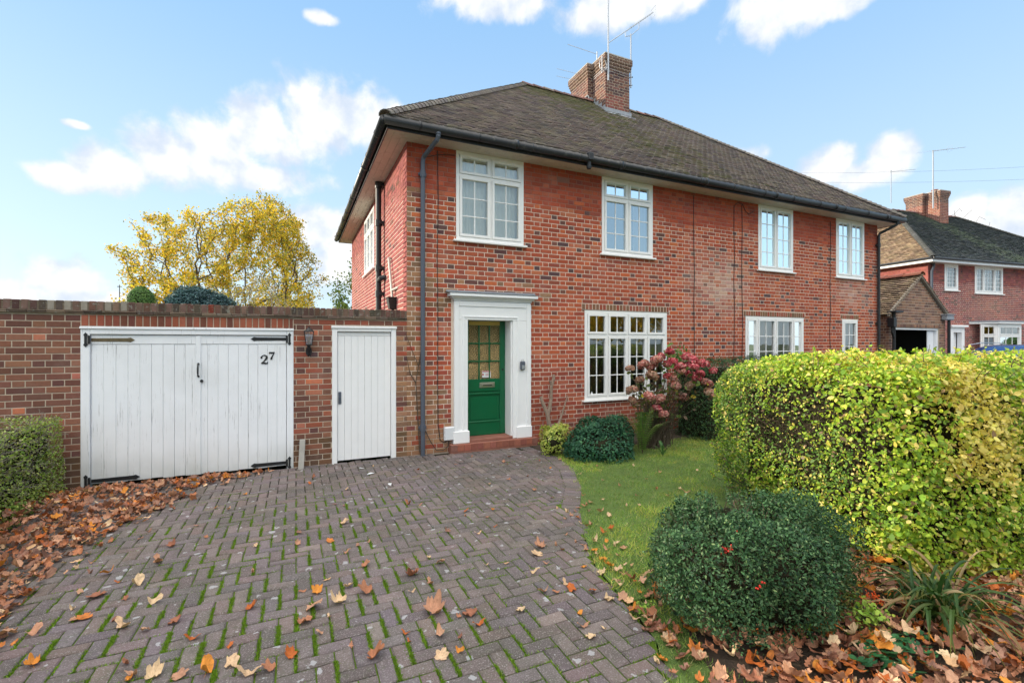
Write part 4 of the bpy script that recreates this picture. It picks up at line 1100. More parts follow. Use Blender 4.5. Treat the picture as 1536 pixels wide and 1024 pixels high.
LEAVES=[(-1.36,5.49,0.05,0),(-0.97,4.45,0.12,1),(-0.95,4.74,0.085,2),(-1.23,5.05,0.05,1),(-1.26,4.37,0.085,3),(-1.14,4.19,0.05,3),(-1.43,4.64,0.05,1),(-1.01,4.1,0.12,4),(-0.83,3.76,0.085,4),(-1.33,4.12,0.05,1),(-1.21,4.04,0.12,2),(-1.23,3.75,0.085,1),(-1.18,3.75,0.085,3),(-0.94,3.52,0.12,4),(-1.29,3.88,0.05,4),(-1.01,3.63,0.05,2),(-1.03,3.89,0.05,2),(-0.68,3.46,0.085,2),(-0.54,3.21,0.085,3),(-0.34,3.04,0.05,3),(-0.27,3.43,0.085,3),(-0.42,2.87,0.12,3),(-0.31,2.86,0.085,4),(-0.22,2.75,0.12,4),(-0.66,2.93,0.12,4),(-0.55,2.88,0.085,1),(-0.77,2.96,0.05,3),(-1.26,3.3,0.085,3),(-0.82,3.11,0.05,2),(-1.45,3.59,0.05,3),(-1.52,3.69,0.12,1),(0.27,4.29,0.085,3),(0.2,3.61,0.05,4),(0.04,3.51,0.05,1),(-0.31,4.45,0.05,4),(-0.29,3.96,0.05,1),(0.2,6.37,0.085,2),(0.26,3.25,0.12,4),(0.33,3.45,0.085,4),(0.44,3.32,0.12,1),(0.47,3.71,0.085,1),(0.1,3.26,0.12,1),(0.05,3.14,0.12,1),(0.13,2.96,0.05,1),(-0.02,2.81,0.085,3),(-0.12,2.74,0.085,1),(0.38,2.62,0.12,2),(0.28,2.77,0.05,1),(0.13,3.45,0.085,3),(0.78,3.43,0.12,2),(0.86,3.25,0.085,1),(1.01,3.52,0.085,1),(0.96,3.64,0.05,4),(0.4,4.66,0.085,4),(0.37,5.27,0.05,2),(1.07,4.95,0.085,2),(1.82,4.41,0.05,3),(2.4,5.32,0.05,1),(2.43,4.17,0.05,4),(1.67,4.0,0.05,3),(1.32,3.34,0.05,4),(1.47,3.3,0.05,4),(1.84,3.43,0.12,1),(1.77,3.33,0.12,4),(1.98,3.42,0.05,1),(1.59,3.08,0.085,4),(1.75,3.17,0.05,1),(1.72,2.83,0.085,4),(1.61,2.78,0.05,1),(1.52,2.81,0.085,1),(1.72,2.75,0.085,3),(1.56,2.37,0.085,1),(1.62,2.5,0.05,3),(1.54,2.28,0.085,4),(1.29,2.69,0.085,4),(0.98,2.79,0.12,2),(0.78,2.89,0.17,1),(1.0,2.65,0.085,3),(0.86,2.59,0.05,2),(0.76,2.65,0.085,1),(0.71,2.46,0.085,4),(0.58,2.75,0.05,3),(0.82,2.46,0.05,3),(0.72,3.19,0.05,4),(1.48,6.22,0.05,3),(1.18,4.86,0.05,1),(0.96,6.64,0.05,4),(3.47,5.89,0.05,1),(3.32,5.12,0.05,4),(3.75,5.36,0.05,1),(3.42,4.76,0.05,4),(3.47,4.5,0.05,1),(3.42,4.13,0.05,2),(2.75,3.88,0.085,1),(2.59,3.5,0.085,3),(2.49,3.46,0.085,3),(2.47,3.24,0.05,4),(2.44,3.65,0.05,1),(2.3,3.32,0.085,4),(2.16,3.24,0.085,1),(2.18,3.04,0.085,3),(2.16,2.92,0.085,3),(2.16,2.84,0.085,4),(2.04,2.87,0.085,4),(2.05,2.66,0.085,4),(2.17,2.7,0.085,2),(1.96,2.51,0.085,1),(1.93,2.37,0.085,3),(1.88,2.56,0.085,4),(3.24,3.87,0.05,4),(3.78,4.22,0.05,2),(3.72,3.99,0.05,1),(4.02,4.11,0.05,4),(3.94,4.58,0.05,4),(4.3,4.74,0.05,1),(4.0,3.99,0.085,1),(3.11,3.92,0.05,4),(4.2,5.15,0.05,4),(4.81,4.61,0.05,4),(2.74,4.1,0.05,1),(2.88,4.38,0.05,2)]
for (x,y,s,ci) in LEAVES:
    z=.012 if x>edge_x(y) else .003; zz=zone(x,y)
    put_leaf(x,y,s*random.uniform(1.0,1.2),ci,z,where=zz,grp='fallen leaves on the lawn' if 'lawn' in zz and 'near the lawn' not in zz else 'fallen leaves scattered over the drive')
r_=random.Random(17)
for k in range(96):
    x=r_.uniform(-1.4,4.6); y=r_.uniform(2.6,6.6)
    if k<50: y=r_.uniform(1.8,4.2); x=edge_x(y)+r_.gauss(.05,.16)
    if x>3.9 and y<4.2: continue
    zz=zone(x,y); z=.012 if x>edge_x(y) else .003
    put_leaf(x,y,r_.choice([.045,.05,.06,.075]),r_.choice([1,1,4,3,0]),z,where=zz,grp='fallen leaves on the lawn' if 'lawn' in zz and 'near the lawn' not in zz else 'fallen leaves scattered over the drive')
# drifts
LD=[(3.2,-1.62),(3.66,-1.60),(4.35,-1.70),(4.88,-1.64),(5.43,-1.52),(5.8,-1.32),(6.18,-1.15),(6.6,-.98),(7.05,-.15)]
def ldx(y): return float(np.interp(y,[a[0] for a in LD],[a[1] for a in LD]))
def drift(name,pts,hfun,label,cw,smin,smax,seed):
    gg=np.random.default_rng(seed); VV=[];FF=[];CC=[];off=0
    for (x,y) in pts:
        gi=gg.integers(0,len(GEOM)); Vv,F=GEOM[gi]; ci=gg.choice(5,p=cw); c=np.array(DEADC[ci][gg.integers(0,len(DEADC[ci]))])
        s=gg.uniform(smin,smax)*.6; a=gg.uniform(0,6.28); tl=gg.uniform(0,.75); ax=gg.uniform(0,6.28)
        Rm=np.array((Matrix.Rotation(tl,3,Vector((math.cos(ax),math.sin(ax),0)))@Matrix.Rotation(a,3,'Z')))
        h=hfun(x,y); z=gg.uniform(.2,1.0)*h
        V=(Vv*s)@Rm.T; V[:,2]-=V[:,2].mean()*.6; V+=np.array([x,y,z+.012]); V[:,2]=np.maximum(V[:,2],.002)
        VV.append(V);FF.append(F+off);off+=len(V);CC.append(np.tile(c*gg.uniform(.75,1.25),(len(V),1))*gg.uniform(.85,1.1,(len(V),1)))
    return tag(link(name,npmesh(name,np.concatenate(VV),np.concatenate(FF),M['dead'],np.concatenate(CC))),label,'leaf litter',kind='stuff')
gg=np.random.default_rng(11); pts=[]
while len(pts)<2500:
    y=gg.uniform(2.6,6.97); x=gg.uniform(-2.7,-.05); b=ldx(y)
    d=b-x
    if y>6.3: d=min(d, (y-(6.55+.35*(x+1.1)**2*0+.25*max(0,(x+1.0)))))
    if d>-.05 or (d>-.25 and gg.random()<.06): pts.append((x,y))
def lh(x,y):
    d=ldx(y)-x; return .01+min(.16,max(0,d)*.18)*max(.12,min(1,(7.0-y)/1.0))
drift('leaf_drift',pts,lh,'deep drift of crisp brown maple leaves heaped along the left hedge and garage door',[.26,.28,.26,.12,.08],.04,.11,1)
pts=[]
while len(pts)<4800:
    x=gg.uniform(1.7,7.4); y=gg.uniform(.5,2.7)
    lim=1.66+max(0,(y-1.2))*.27
    if x<lim-.02 or y>2.75-.1*(x-2.2) or y>3.4: continue
    if x<lim+.25 and gg.random()<.55: continue
    pts.append((x,y))
def rh(x,y): return .01+.09*min(1,max(0,(x-1.9)))
drift('leaf_litter',pts,rh,'litter of brown and golden maple leaves under the shrubs and hedge at the right',[.18,.26,.22,.22,.12],.04,.125,2)
for k in range(60):
    y=random.uniform(3.4,6.9); b=ldx(y); x=b-abs(random.gauss(.25,.28)); 
    if x<-2.3: continue
    o=put_leaf(x,y,random.uniform(.08,.13),random.choice([0,2,2,1,3,1]),lh(x,y)+.02,.5,'on top of the left drift','leaves on top of the left drift')
for k in range(75):
    x=random.uniform(1.8,4.4); y=random.uniform(1.1,2.3)
    if x<1.80+max(0,(y-1.2))*.3: continue
    o=put_leaf(x,y,random.uniform(.09,.15),random.choice([0,2,1,3,1,3,4]),rh(x,y)+.025,.5,'on the litter below the berried shrub','leaves on top of the litter at the right')
# ------------------------------------------------------------ hedges and shrubs
def rbox_points(n,g,lo,hi,rad,depth,noise=.05,seed=0,faces=(1,1,1,1,1,0),rough=1.6):
    """points on a rounded box with noisy surface; returns P,N. faces: -x,+x,-y,+y,+z,-z"""
    lo=np.array(lo,float); hi=np.array(hi,float); s=hi-lo
    ar=np.array([s[1]*s[2],s[1]*s[2],s[0]*s[2],s[0]*s[2],s[0]*s[1],s[0]*s[1]])*np.array(faces); f=g.choice(6,n,p=ar/ar.sum())
    P=lo+g.uniform(0,1,(n,3))*s
    for k,(ax,v) in enumerate(((0,lo),(0,hi),(1,lo),(1,hi),(2,hi),(2,lo))):
        m=f==k; P[m,ax]=v[ax]
    inner_lo=lo+rad; inner_hi=hi-rad; inner_lo[2]=-1
    Q=np.clip(P,inner_lo,inner_hi); N=unit(P-Q); P=Q+N*rad
    dn=fbm(P,rough,seed)*noise
    dep=np.abs(g.normal(0,1,n))*depth
    return P+N*(dn-dep)[:,None],N,dep
def ell_points(n,g,c,r,depth,noise=.06,seed=0,rough=3,zmin=0,q=2.0):
    d=unit(g.normal(0,1,(n,3))); d=d/(np.abs(d)**q).sum(1,keepdims=True)**(1/q); d[:,2]=np.where(d[:,2]<-.55,-d[:,2],d[:,2]); N=unit(d/np.array(r))
    P=np.array(c)+d*np.array(r); dn=fbm(P,rough,seed)*noise; dep=np.abs(g.normal(0,1,n))*depth
    P=P+N*(dn-dep)[:,None]; k=P[:,2]>zmin; return P[k],N[k],dep[k]
def foliage(name,P,N,size,cols,mat,parent,**k):
    V,F,C=leaves(P,N,size,cols,**k); return link(name,npmesh(name,V,F,mat,C),parent)
def twigs(name,pts,mat,parent,r=.004,seg=4):
    mb=MB()
    for p in pts: mb.tube(p,r,seg,caps=False,rads=[r*(1.2-.8*i/(len(p)-1)) for i in range(len(p))])
    return mb.build(name,mat,parent)
def core_mesh(P0,N0,parent,inset,name='inner_branches'):
    pass
# ---- big hedge (rotated frame)
big=empty('privet_hedge',(3.66,1.76,0),R(-15)); tag(big,'large clipped hedge with yellow and bright green leaves at the right of the lawn','hedge')
g=np.random.default_rng(21)
LIM=[(.36,.50,.04),(.27,.43,.04),(.48,.58,.06),(.20,.34,.035)]; YEL=[(.72,.64,.12),(.66,.58,.16),(.80,.68,.20)]; DKG=[(.10,.20,.03),(.14,.25,.04)]; BRN=[(.40,.26,.13),(.30,.2,.12)]
PP=[];NN=[];DD=[]
def addbox(n,lo,hi,rad,faces,seed):
    P,N,D=rbox_points(n,g,lo,hi,rad,.09,noise=.085,seed=seed,faces=faces); PP.append(P);NN.append(N);DD.append(D)
addbox(40000,(0,0,0),(1.3,2.40,1.60),.34,(1,0,.0,.5,1,0),1)
addbox(46000,(0,0,0),(3.4,1.3,1.605),.30,(.0,0,1.3,.25,.6,0),2)
addbox(16000,(3.0,0,0),(8.5,1.3,1.60),.24,(0,1,.6,.6,.9,0),3)
P=np.concatenate(PP);N=np.concatenate(NN);D=np.concatenate(DD)
# far end of the side arm is a little lower
P[:,2]-=np.clip((P[:,1]-1.5)*.13,0,.1)
# lower skirt pulls in towards the ground
sk=np.clip((.42-P[:,2])/.42,0,1); P[:,0]+=np.where(N[:,0]<-.3,sk*.25,0)*1.0; P[:,1]+=np.where(N[:,1]<-.3,sk*.06,0)
th=fbm(P*np.array([1,1,1.2]),2.2,31)
# thin woody patches where the twigs show
patch=np.exp(-((P[:,1]-1.15)/.55)**2-((P[:,2]-.95)/.35)**2)*(N[:,0]<-.4)+.8*np.exp(-((P[:,0]-1.75)/.22)**2-((P[:,2]-.85)/.45)**2)*(N[:,1]<-.4)+.55*np.exp(-((P[:,0]-2.6)/.25)**2-((P[:,2]-.8)/.4)**2)*(N[:,1]<-.4)
keep=g.uniform(0,1,len(P))>np.clip(.08+.84*patch+.45*(th<-.75),0,.95); keep&=(P[:,2]>.10)|(g.uniform(0,1,len(P))<.4)
P,N,D,th,patch=P[keep],N[keep],D[keep],th[keep],patch[keep]; n=len(P)
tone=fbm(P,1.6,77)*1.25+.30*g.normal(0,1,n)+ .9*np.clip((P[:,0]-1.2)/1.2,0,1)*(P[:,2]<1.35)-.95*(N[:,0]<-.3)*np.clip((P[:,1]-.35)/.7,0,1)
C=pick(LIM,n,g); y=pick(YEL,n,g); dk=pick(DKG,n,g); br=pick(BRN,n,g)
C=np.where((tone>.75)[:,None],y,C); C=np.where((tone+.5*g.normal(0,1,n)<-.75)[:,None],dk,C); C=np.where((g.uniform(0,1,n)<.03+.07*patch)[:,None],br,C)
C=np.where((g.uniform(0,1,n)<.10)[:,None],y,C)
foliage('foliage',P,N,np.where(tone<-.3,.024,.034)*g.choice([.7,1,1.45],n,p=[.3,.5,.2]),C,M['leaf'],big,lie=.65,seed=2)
ss=core_pts=[]
def hedge_core(lo,hi,parent,seed,ins=.24,name='branch_mass'):
    gq=np.random.default_rng(seed)
    import bmesh
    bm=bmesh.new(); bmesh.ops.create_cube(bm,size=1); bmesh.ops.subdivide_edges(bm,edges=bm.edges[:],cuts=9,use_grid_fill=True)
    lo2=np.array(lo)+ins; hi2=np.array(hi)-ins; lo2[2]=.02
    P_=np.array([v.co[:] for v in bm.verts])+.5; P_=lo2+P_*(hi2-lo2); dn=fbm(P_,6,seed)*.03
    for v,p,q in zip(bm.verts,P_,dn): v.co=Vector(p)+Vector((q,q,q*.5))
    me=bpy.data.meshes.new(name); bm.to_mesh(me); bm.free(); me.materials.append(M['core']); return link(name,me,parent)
hedge_core((0,0,0),(1.25,2.1,1.52),big,1); hedge_core((.3,0.02,0),(8.4,1.3,1.53),big,2)
tw=[]
def rtw(P0,d,L,k=4,w=.25):
    p=Vector(P0); d=Vector(d).normalized(); out=[tuple(p)]
    for i in range(k):
        d=(d+Vector((random.gauss(0,w),random.gauss(0,w),random.gauss(0,w)))).normalized(); p=p+d*(L/k); out.append(tuple(p))
    return out
for i in range(900):
    if i<430: p0=(random.uniform(.16,.30),random.uniform(.2,2.0),random.uniform(.1,1.3)); d=(-.6,random.uniform(-.6,.6),random.uniform(.1,1))
    else: p0=(random.uniform(.2,4.5),random.uniform(.16,.30),random.uniform(.1,1.35)); d=(random.uniform(-.6,.6),-.6,random.uniform(.1,1))
    tw.append(rtw(p0,d,random.uniform(.18,.38)))
Ps=[];Ns=[]
for i in range(420):
    f=i%3
    if f==0: b=Vector((g.uniform(.05,3.6),g.uniform(.05,1.2),1.56)); d0=Vector((0,0,1))
    elif f==1: b=Vector((g.uniform(.1,3.4),.03,g.uniform(.15,1.5))); d0=Vector((0,-1,.5))
    else: b=Vector((.03,g.uniform(.1,2.2),g.uniform(.15,1.5))); d0=Vector((-1,0,.5))
    dd=(d0+Vector((g.normal()*.35,g.normal()*.35,g.normal()*.35))).normalized(); L=g.uniform(.05,.13); p=b-dd*.05; pth=[Vector(p)]
    for k in range(3):
        dd=(dd+Vector((g.normal()*.2,g.normal()*.2,.05))).normalized(); p=p+dd*(L+.05)/3; pth.append(Vector(p))
    tw.append([tuple(q) for q in pth])
    for k in range(int(L/.010)):
        t=g.uniform(.6,2.99); q=pth[int(t)].lerp(pth[int(t)+1],t%1); Ps.append(q[:]); Ns.append((g.normal(),g.normal(),g.normal()+.4))
foliage('shoot_foliage',np.array(Ps),unit(np.array(Ns)),.030,pick(LIM+YEL[:1],len(Ps),g),M['leaf'],big,lie=.6,seed=19); twigs('twigs',tw,M['twig'],big,.003,4)
# ---- left hedge
lh_=empty('box_hedge',(-2.35,0,0)); tag(lh_,'low clipped green hedge with thin twiggy top at the left edge, against the garage wall','hedge')
P,N,D=rbox_points(42000,g,(-1.6,2.6,0),(0,6.95,.94),.10,.06,noise=.028,seed=8,faces=(0,1.6,.3,0,.8,0),rough=2.2)
P[:,2]+=np.clip((5.6-P[:,1])*.02,-.1,.05)
tw_p=fbm(P,2.0,13); keep=g.uniform(0,1,len(P))>np.clip(.12+.5*(tw_p>.45)*(P[:,2]>.25),0,.9); P,N=P[keep],N[keep]; n=len(P)
C=pick([(.25,.38,.06),(.17,.29,.05),(.34,.44,.09),(.42,.48,.14),(.30,.30,.17)],n,g); top=P[:,2]>.86
C=np.where((top&(g.uniform(0,1,n)<.35))[:,None],pick([(.20,.17,.10)],n,g),C)
foliage('foliage',P,N,.024,C,M['leaf'],lh_,lie=.8,seed=5)
hedge_core((-1.6,2.6,0),(0,6.95,.92),lh_,5,ins=.13)
tw=[rtw((-.14+random.uniform(-.05,.05),random.uniform(3.2,6.9),random.uniform(.25,.85)),(.5,random.uniform(-.6,.6),random.uniform(.2,1)),random.uniform(.12,.26),4,.35) for _ in range(620)]
M['twig_grey']=principled('grey_twig',base=(.25,.23,.18),rough=.9,var=.3)
twigs('twigs',tw,M['twig_grey'],lh_,.0028)
# ---- dark hedge against the house
dh=empty('laurel_hedge',(6.45,5.85,0)); tag(dh,'dark green evergreen hedge against the brick wall behind the red flower heads','hedge')
P,N,D=rbox_points(15000,g,(-.1,0,0),(3.9,1.0,1.42),.30,.06,noise=.07,seed=15,faces=(1.4,0,1,0,1.2,0),rough=3); n=len(P)
foliage('foliage',P,N,.05,pick([(.035,.085,.035),(.05,.11,.045),(.025,.06,.03),(.07,.14,.04)],n,g),M['leaf_dark'],dh,lie=.6,seed=6,shape=NARR*1.0,faces=DIAMF)
hedge_core((-.1,0,0),(3.9,1.0,1.38),dh,6,ins=.16)
# low brick garden wall plinth in the shade behind the stems
# ---- ball-like shrubs
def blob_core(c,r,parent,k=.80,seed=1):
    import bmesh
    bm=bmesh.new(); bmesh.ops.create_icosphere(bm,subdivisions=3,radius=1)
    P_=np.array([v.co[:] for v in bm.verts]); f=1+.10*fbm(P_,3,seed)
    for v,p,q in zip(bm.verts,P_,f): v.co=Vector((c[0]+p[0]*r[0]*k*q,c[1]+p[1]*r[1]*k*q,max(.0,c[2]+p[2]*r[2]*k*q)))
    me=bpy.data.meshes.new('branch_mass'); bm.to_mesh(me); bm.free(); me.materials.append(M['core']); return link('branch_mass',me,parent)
def shrub(name,loc,r,cz,n,size,pal,w,label,mat='leaf_dark',shape=OVAL,faces=OVALF,lie=.6,noise=.05,depth=.05,seed=3,rough=4,core=.80):
    o=empty(name,loc); tag(o,label,'shrub'); gq=np.random.default_rng(seed)
    P,N,D=ell_points(n,gq,(0,0,cz),r,depth,noise,seed,rough,.005)
    foliage('foliage',P,N,size,pick(pal,len(P),gq,w),M[mat],o,lie=lie,seed=seed,shape=shape,faces=faces)
    blob_core((0,0,cz),r,o,core,seed); return o
shrub('variegated_shrub',(3.56,6.22,0),(.24,.22,.24),.20,2000,.036,[(.52,.56,.12),(.32,.42,.07),(.62,.62,.20),(.16,.26,.05)],[4,3,2,1],'small round yellow and green variegated shrub beside the doorstep','leaf',noise=.09,depth=.05,rough=6,core=.7)
sh=shrub('evergreen_mound_shrub',(4.18,5.86,0),(.58,.45,.40),.16,9000,.034,[(.030,.105,.055),(.045,.14,.07),(.02,.07,.04),(.07,.19,.08)],[4,4,3,1],'low domed dark green shrub below the ground floor window',noise=.08,depth=.045,rough=5)
# ---- berried shrub in front
by=empty('berried_shrub',(2.60,2.10,0)); tag(by,'rounded dark green shrub with tiny leaves and a few red berries in the foreground','shrub')
gq=np.random.default_rng(33)
P,N,D=ell_points(46000,gq,(0,0,.30),(.57,.49,.38),.07,.17,12,4.6,.004,q=2.7); n=len(P)
sp=fbm(P,9,4)
C=pick([(.032,.085,.034),(.05,.12,.045),(.09,.17,.07),(.014,.038,.018),(.17,.25,.10)],n,gq,[4,4,2,2,.6]); 
ol=(P[:,0]>.25)&(P[:,2]<.42)&(gq.uniform(0,1,n)<.6); C=np.where(ol[:,None],pick([(.10,.13,.03),(.16,.17,.04)],n,gq),C)
kp=gq.uniform(0,1,n)>np.clip(.75*(sp<-.35),0,.9)
P,N,C=P[kp],N[kp],C[kp]
foliage('foliage',P,N,.024,C,M['leaf_dark'],by,lie=1.1,seed=8,shape=NARR*np.array([1.7,1,1.6]),faces=DIAMF)
# upright sprays breaking the outline
Ps=[];Ns=[];tw=[]
for i in range(520):
    d=Vector((gq.normal(),gq.normal(),abs(gq.normal())*.8+.05)).normalized(); b=Vector((d.x*.55,d.y*.47,.30+d.z*.34)); dd=(d+Vector((gq.normal()*.4,gq.normal()*.4,.45))).normalized(); L=gq.uniform(.05,.13)
    pth=[b-dd*.08]; p=Vector(b)
    for k in range(4):
        dd=(dd+Vector((gq.normal()*.15,gq.normal()*.15,-.10))).normalized(); p=p+dd*L/4; pth.append(Vector(p))
    tw.append([tuple(q) for q in pth])
    for k in range(int(L/.005)):
        t=gq.uniform(0,1)*(len(pth)-1.001); q=pth[int(t)].lerp(pth[int(t)+1],t%1); Ps.append(q[:]); Ns.append((gq.normal(),gq.normal(),gq.normal()+.4))
Ps=np.array(Ps);Ns=unit(np.array(Ns)); foliage('spray_foliage',Ps,Ns,.016,pick([(.05,.12,.045),(.09,.17,.07),(.035,.085,.03)],len(Ps),gq),M['leaf_dark'],by,lie=.6,seed=9)
twigs('twigs',tw,M['twig'],by,.0022,3)
blob_core((0,0,.30),(.60,.52,.38),by,.76,7)
M['berry']=principled('red_berry',base=(.55,.025,.012),rough=.25,var=.25,vscale=60)
M['berry_orange']=principled('orange_berry',base=(.72,.09,.015),rough=.3,var=.25,vscale=60)
def berries(parent,c,n,sp,r,mat,name='berries',loc=(0,0,0)):
    import bmesh
    bm=bmesh.new()
    for i in range(n):
        q=Matrix.Translation(Vector(c)+Vector((random.gauss(0,sp),random.gauss(0,sp),random.gauss(0,sp*.7))))
        bmesh.ops.create_icosphere(bm,subdivisions=1,radius=r*random.uniform(.8,1.2),matrix=q)
    me=bpy.data.meshes.new(name); bm.to_mesh(me); bm.free(); me.materials.append(mat); me.polygons.foreach_set('use_smooth',[True]*len(me.polygons)); return link(name,me,parent)
for (x,y,z,n) in ((2.16,1.88,.566,18),(2.20,1.70,.445,6),(2.30,1.89,.643,3)):
    berries(by,(x-2.61,y-2.12,z),n,.020,.0068,M['berry'])
bo=berries(None,(0,0,0),46,.028,.0062,M['berry_orange'],'orange_berries'); bo.location=(3.19,1.66,.15); bo.rotation_euler=(0,.6,0); bo.scale=(1.5,.8,.8)
tag(bo,'cluster of bright orange red berries hanging at the foot of the yellow green hedge','berries')
# ---- red hydrangea
HEADS=[(4.55,5.66,1.31,2),(4.81,5.74,1.13,2),(4.79,5.64,1.36,1),(5.07,5.66,1.43,1),(5.27,5.59,1.56,0),(5.07,5.31,1.42,0),(5.13,5.24,1.35,0),(5.6,5.57,1.48,0),(5.44,5.26,1.34,0),(5.51,5.22,1.24,0),(5.72,5.62,1.19,0),(5.36,5.44,1.27,1),(5.31,5.7,1.18,0),(5.8,5.24,1.27,0),(5.79,5.35,1.07,1),(4.82,5.48,1.21,2),(5.13,5.65,0.83,1),(5.42,5.68,1.13,1),(5.31,5.5,1.04,1),(5.6,5.51,1.03,2),(5.1,5.69,0.68,0),(4.74,5.46,0.91,1),(5.5,5.56,0.84,1),(5.16,5.61,0.59,1),(5.68,5.18,0.94,2),(4.5,5.55,1.0,2),(5.11,5.81,1.32,1),(5.66,5.3,1.38,0),(5.69,5.45,1.14,0),(5.33,5.72,1.37,0),(4.78,5.87,0.8,2),(5.63,5.61,1.34,0),(5.49,5.33,1.44,0),(5.22,5.72,1.49,0)]
hy=empty('hydrangea',(5.33,5.98,0)); tag(hy,'leggy hydrangea with faded red and pink flower heads in front of the ground floor window','flowering shrub')
FLC=[[(.50,.06,.09),(.64,.13,.16),(.40,.05,.06),(.60,.26,.24)],[(.58,.22,.18),(.52,.32,.24),(.64,.36,.30),(.44,.13,.11)],[(.42,.26,.17),(.34,.20,.13),(.50,.34,.24),(.38,.16,.12)]]
M['petal']=principled('petal',vc=True,rough=.7,var=.15,trans=.2)
hm=[]
for k in range(3):
    for v in range(2):
        gq=np.random.default_rng(40+k*2+v); P,N,D=ell_points(300,gq,(0,0,0),(.080,.080,.058),.010,.012,k,20,-1)
        V,F,C=leaves(P,N,.024,pick(FLC[k],len(P),gq),shape=np.array([[-.5,-.5,0],[.5,-.5,.0],[.5,.5,0],[-.5,.5,0.]]),faces=DIAMF,lie=.45,seed=k+v,up=0)
        hm.append(npmesh('flower_head',V,F,M['petal'],C))
stems=[]
for i,(x,y,z,k) in enumerate(HEADS):
    h=link('flower_head',hm[k*2+i%2],hy); h.location=(x-5.33,y-5.98,z); h.scale=(random.uniform(.8,1.2),)*3; h.rotation_euler=(random.uniform(-.5,.5),random.uniform(-.5,.5),random.uniform(0,6))
    b=(random.gauss(0,.10),random.gauss(0,.08),0); m_=((x-5.33)*.45+random.gauss(0,.04),(y-5.98)*.5,z*.55); 
    stems.append([b,((b[0]+m_[0])/2,(b[1]+m_[1])/2,z*.27),m_,((x-5.33)*.85,(y-5.98)*.9,z*.85),(x-5.33,y-5.98,z-.03)])
for i in range(95):
    a=random.uniform(0,6.28); L=random.uniform(.5,1.25); sp=random.uniform(.05,.42)
    b=(random.gauss(0,.13),random.gauss(0,.08),0); stems.append([b,(b[0]+math.cos(a)*sp*.3,b[1]+math.sin(a)*sp*.2,L*.4),(b[0]+math.cos(a)*sp*.7+random.gauss(0,.03),b[1]+math.sin(a)*sp*.4,L*.75),(b[0]+math.cos(a)*sp*1.2,b[1]+math.sin(a)*sp*.5,L)])
twigs('stems',stems,M['bark'],hy,.0055,5)
gq=np.random.default_rng(50); n=620; P=[];Nn=[]
for i in range(n):
    s=stems[gq.integers(0,len(stems))]; t=gq.uniform(.5,.98)*(len(s)-1); q=Vector(s[int(t)]).lerp(Vector(s[min(int(t)+1,len(s)-1)]),t%1); P.append(q[:]); Nn.append((gq.normal(),gq.normal()-.3,gq.normal()+.3))
foliage('foliage',np.array(P),unit(np.array(Nn)),.075,pick([(.16,.22,.05),(.10,.15,.04),(.55,.44,.05),(.20,.12,.06),(.14,.10,.06)],n,gq,[3,3,.35,2,2]),M['leaf'],hy,lie=.5,seed=51)
n=260; P=np.stack([gq.normal(.52,.16,n),gq.normal(.15,.10,n),gq.normal(1.42,.10,n)],1)
foliage('shoot_foliage',P,unit(gq.normal(0,1,(n,3))+[0,-.5,.5]),.06,pick([(.08,.18,.04),(.13,.24,.05)],n,gq),M['leaf'],hy,lie=.5,seed=52)
# ---- ferns
def fern(name,loc,nf,L,spread,label,pal,seed):
    r=random.Random(seed); o=empty(name,loc); tag(o,label,'fern'); V=[];F=[];C=[];tb=MB()
    for i in range(nf):
        a=r.uniform(0,6.28); sp=r.uniform(.3,1)*spread; l=L*r.uniform(.7,1.05); pts=[]
        for k in range(13):
            t=k/12; pts.append(Vector((math.cos(a)*sp*t**1.4,math.sin(a)*sp*t**1.4,l*(t*1.25-.45*t**3))))
        tb.tube(pts,.003,4,(1,1,1),caps=False)
        col=r.choice(pal)
        for k in range(1,12):
            for h in (0,.5):
                t=k+h; 
                if t>=12: continue
                p=pts[int(t)].lerp(pts[min(int(t)+1,12)],t%1); d=(pts[min(int(t)+1,12)]-pts[int(t)]).normalized(); s=d.cross(Vector((0,0,1)))
                s=s.normalized() if s.length>.05 else Vector((1,0,0)); wl=.115*L*math.sin(math.pi*min(1,(t+1.5)/13.5))**.9+.01
                for sg in (-1,1):
                    e=p+s*sg*wl+d*wl*.35+Vector((0,0,-wl*.25)); b1=p-d*.008; b2=p+d*.009; m_=p.lerp(e,.5)+d*.010
                    n=len(V); V+=[tuple(b1),tuple(m_-d*.009),tuple(e),tuple(b2)]; F.append((n,n+1,n+2,n+3)); c=jit(col,r,.2); C+=[c]*4
    link('fronds',mkmesh('fronds',V,F,M['leaf'],C),o); tb.build('stalks',M['twig'],o); return o
fern('fern',(4.84,5.72,0),17,.80,.50,'tall green fern growing beside the bare hydrangea stems',[(.12,.23,.05),(.17,.29,.06),(.09,.18,.05)],3)
fern('fern',(5.0,5.45,0),5,.26,.24,'small bright green fern low at the edge of the lawn, in front of the hydrangea',[(.09,.26,.07)],5)
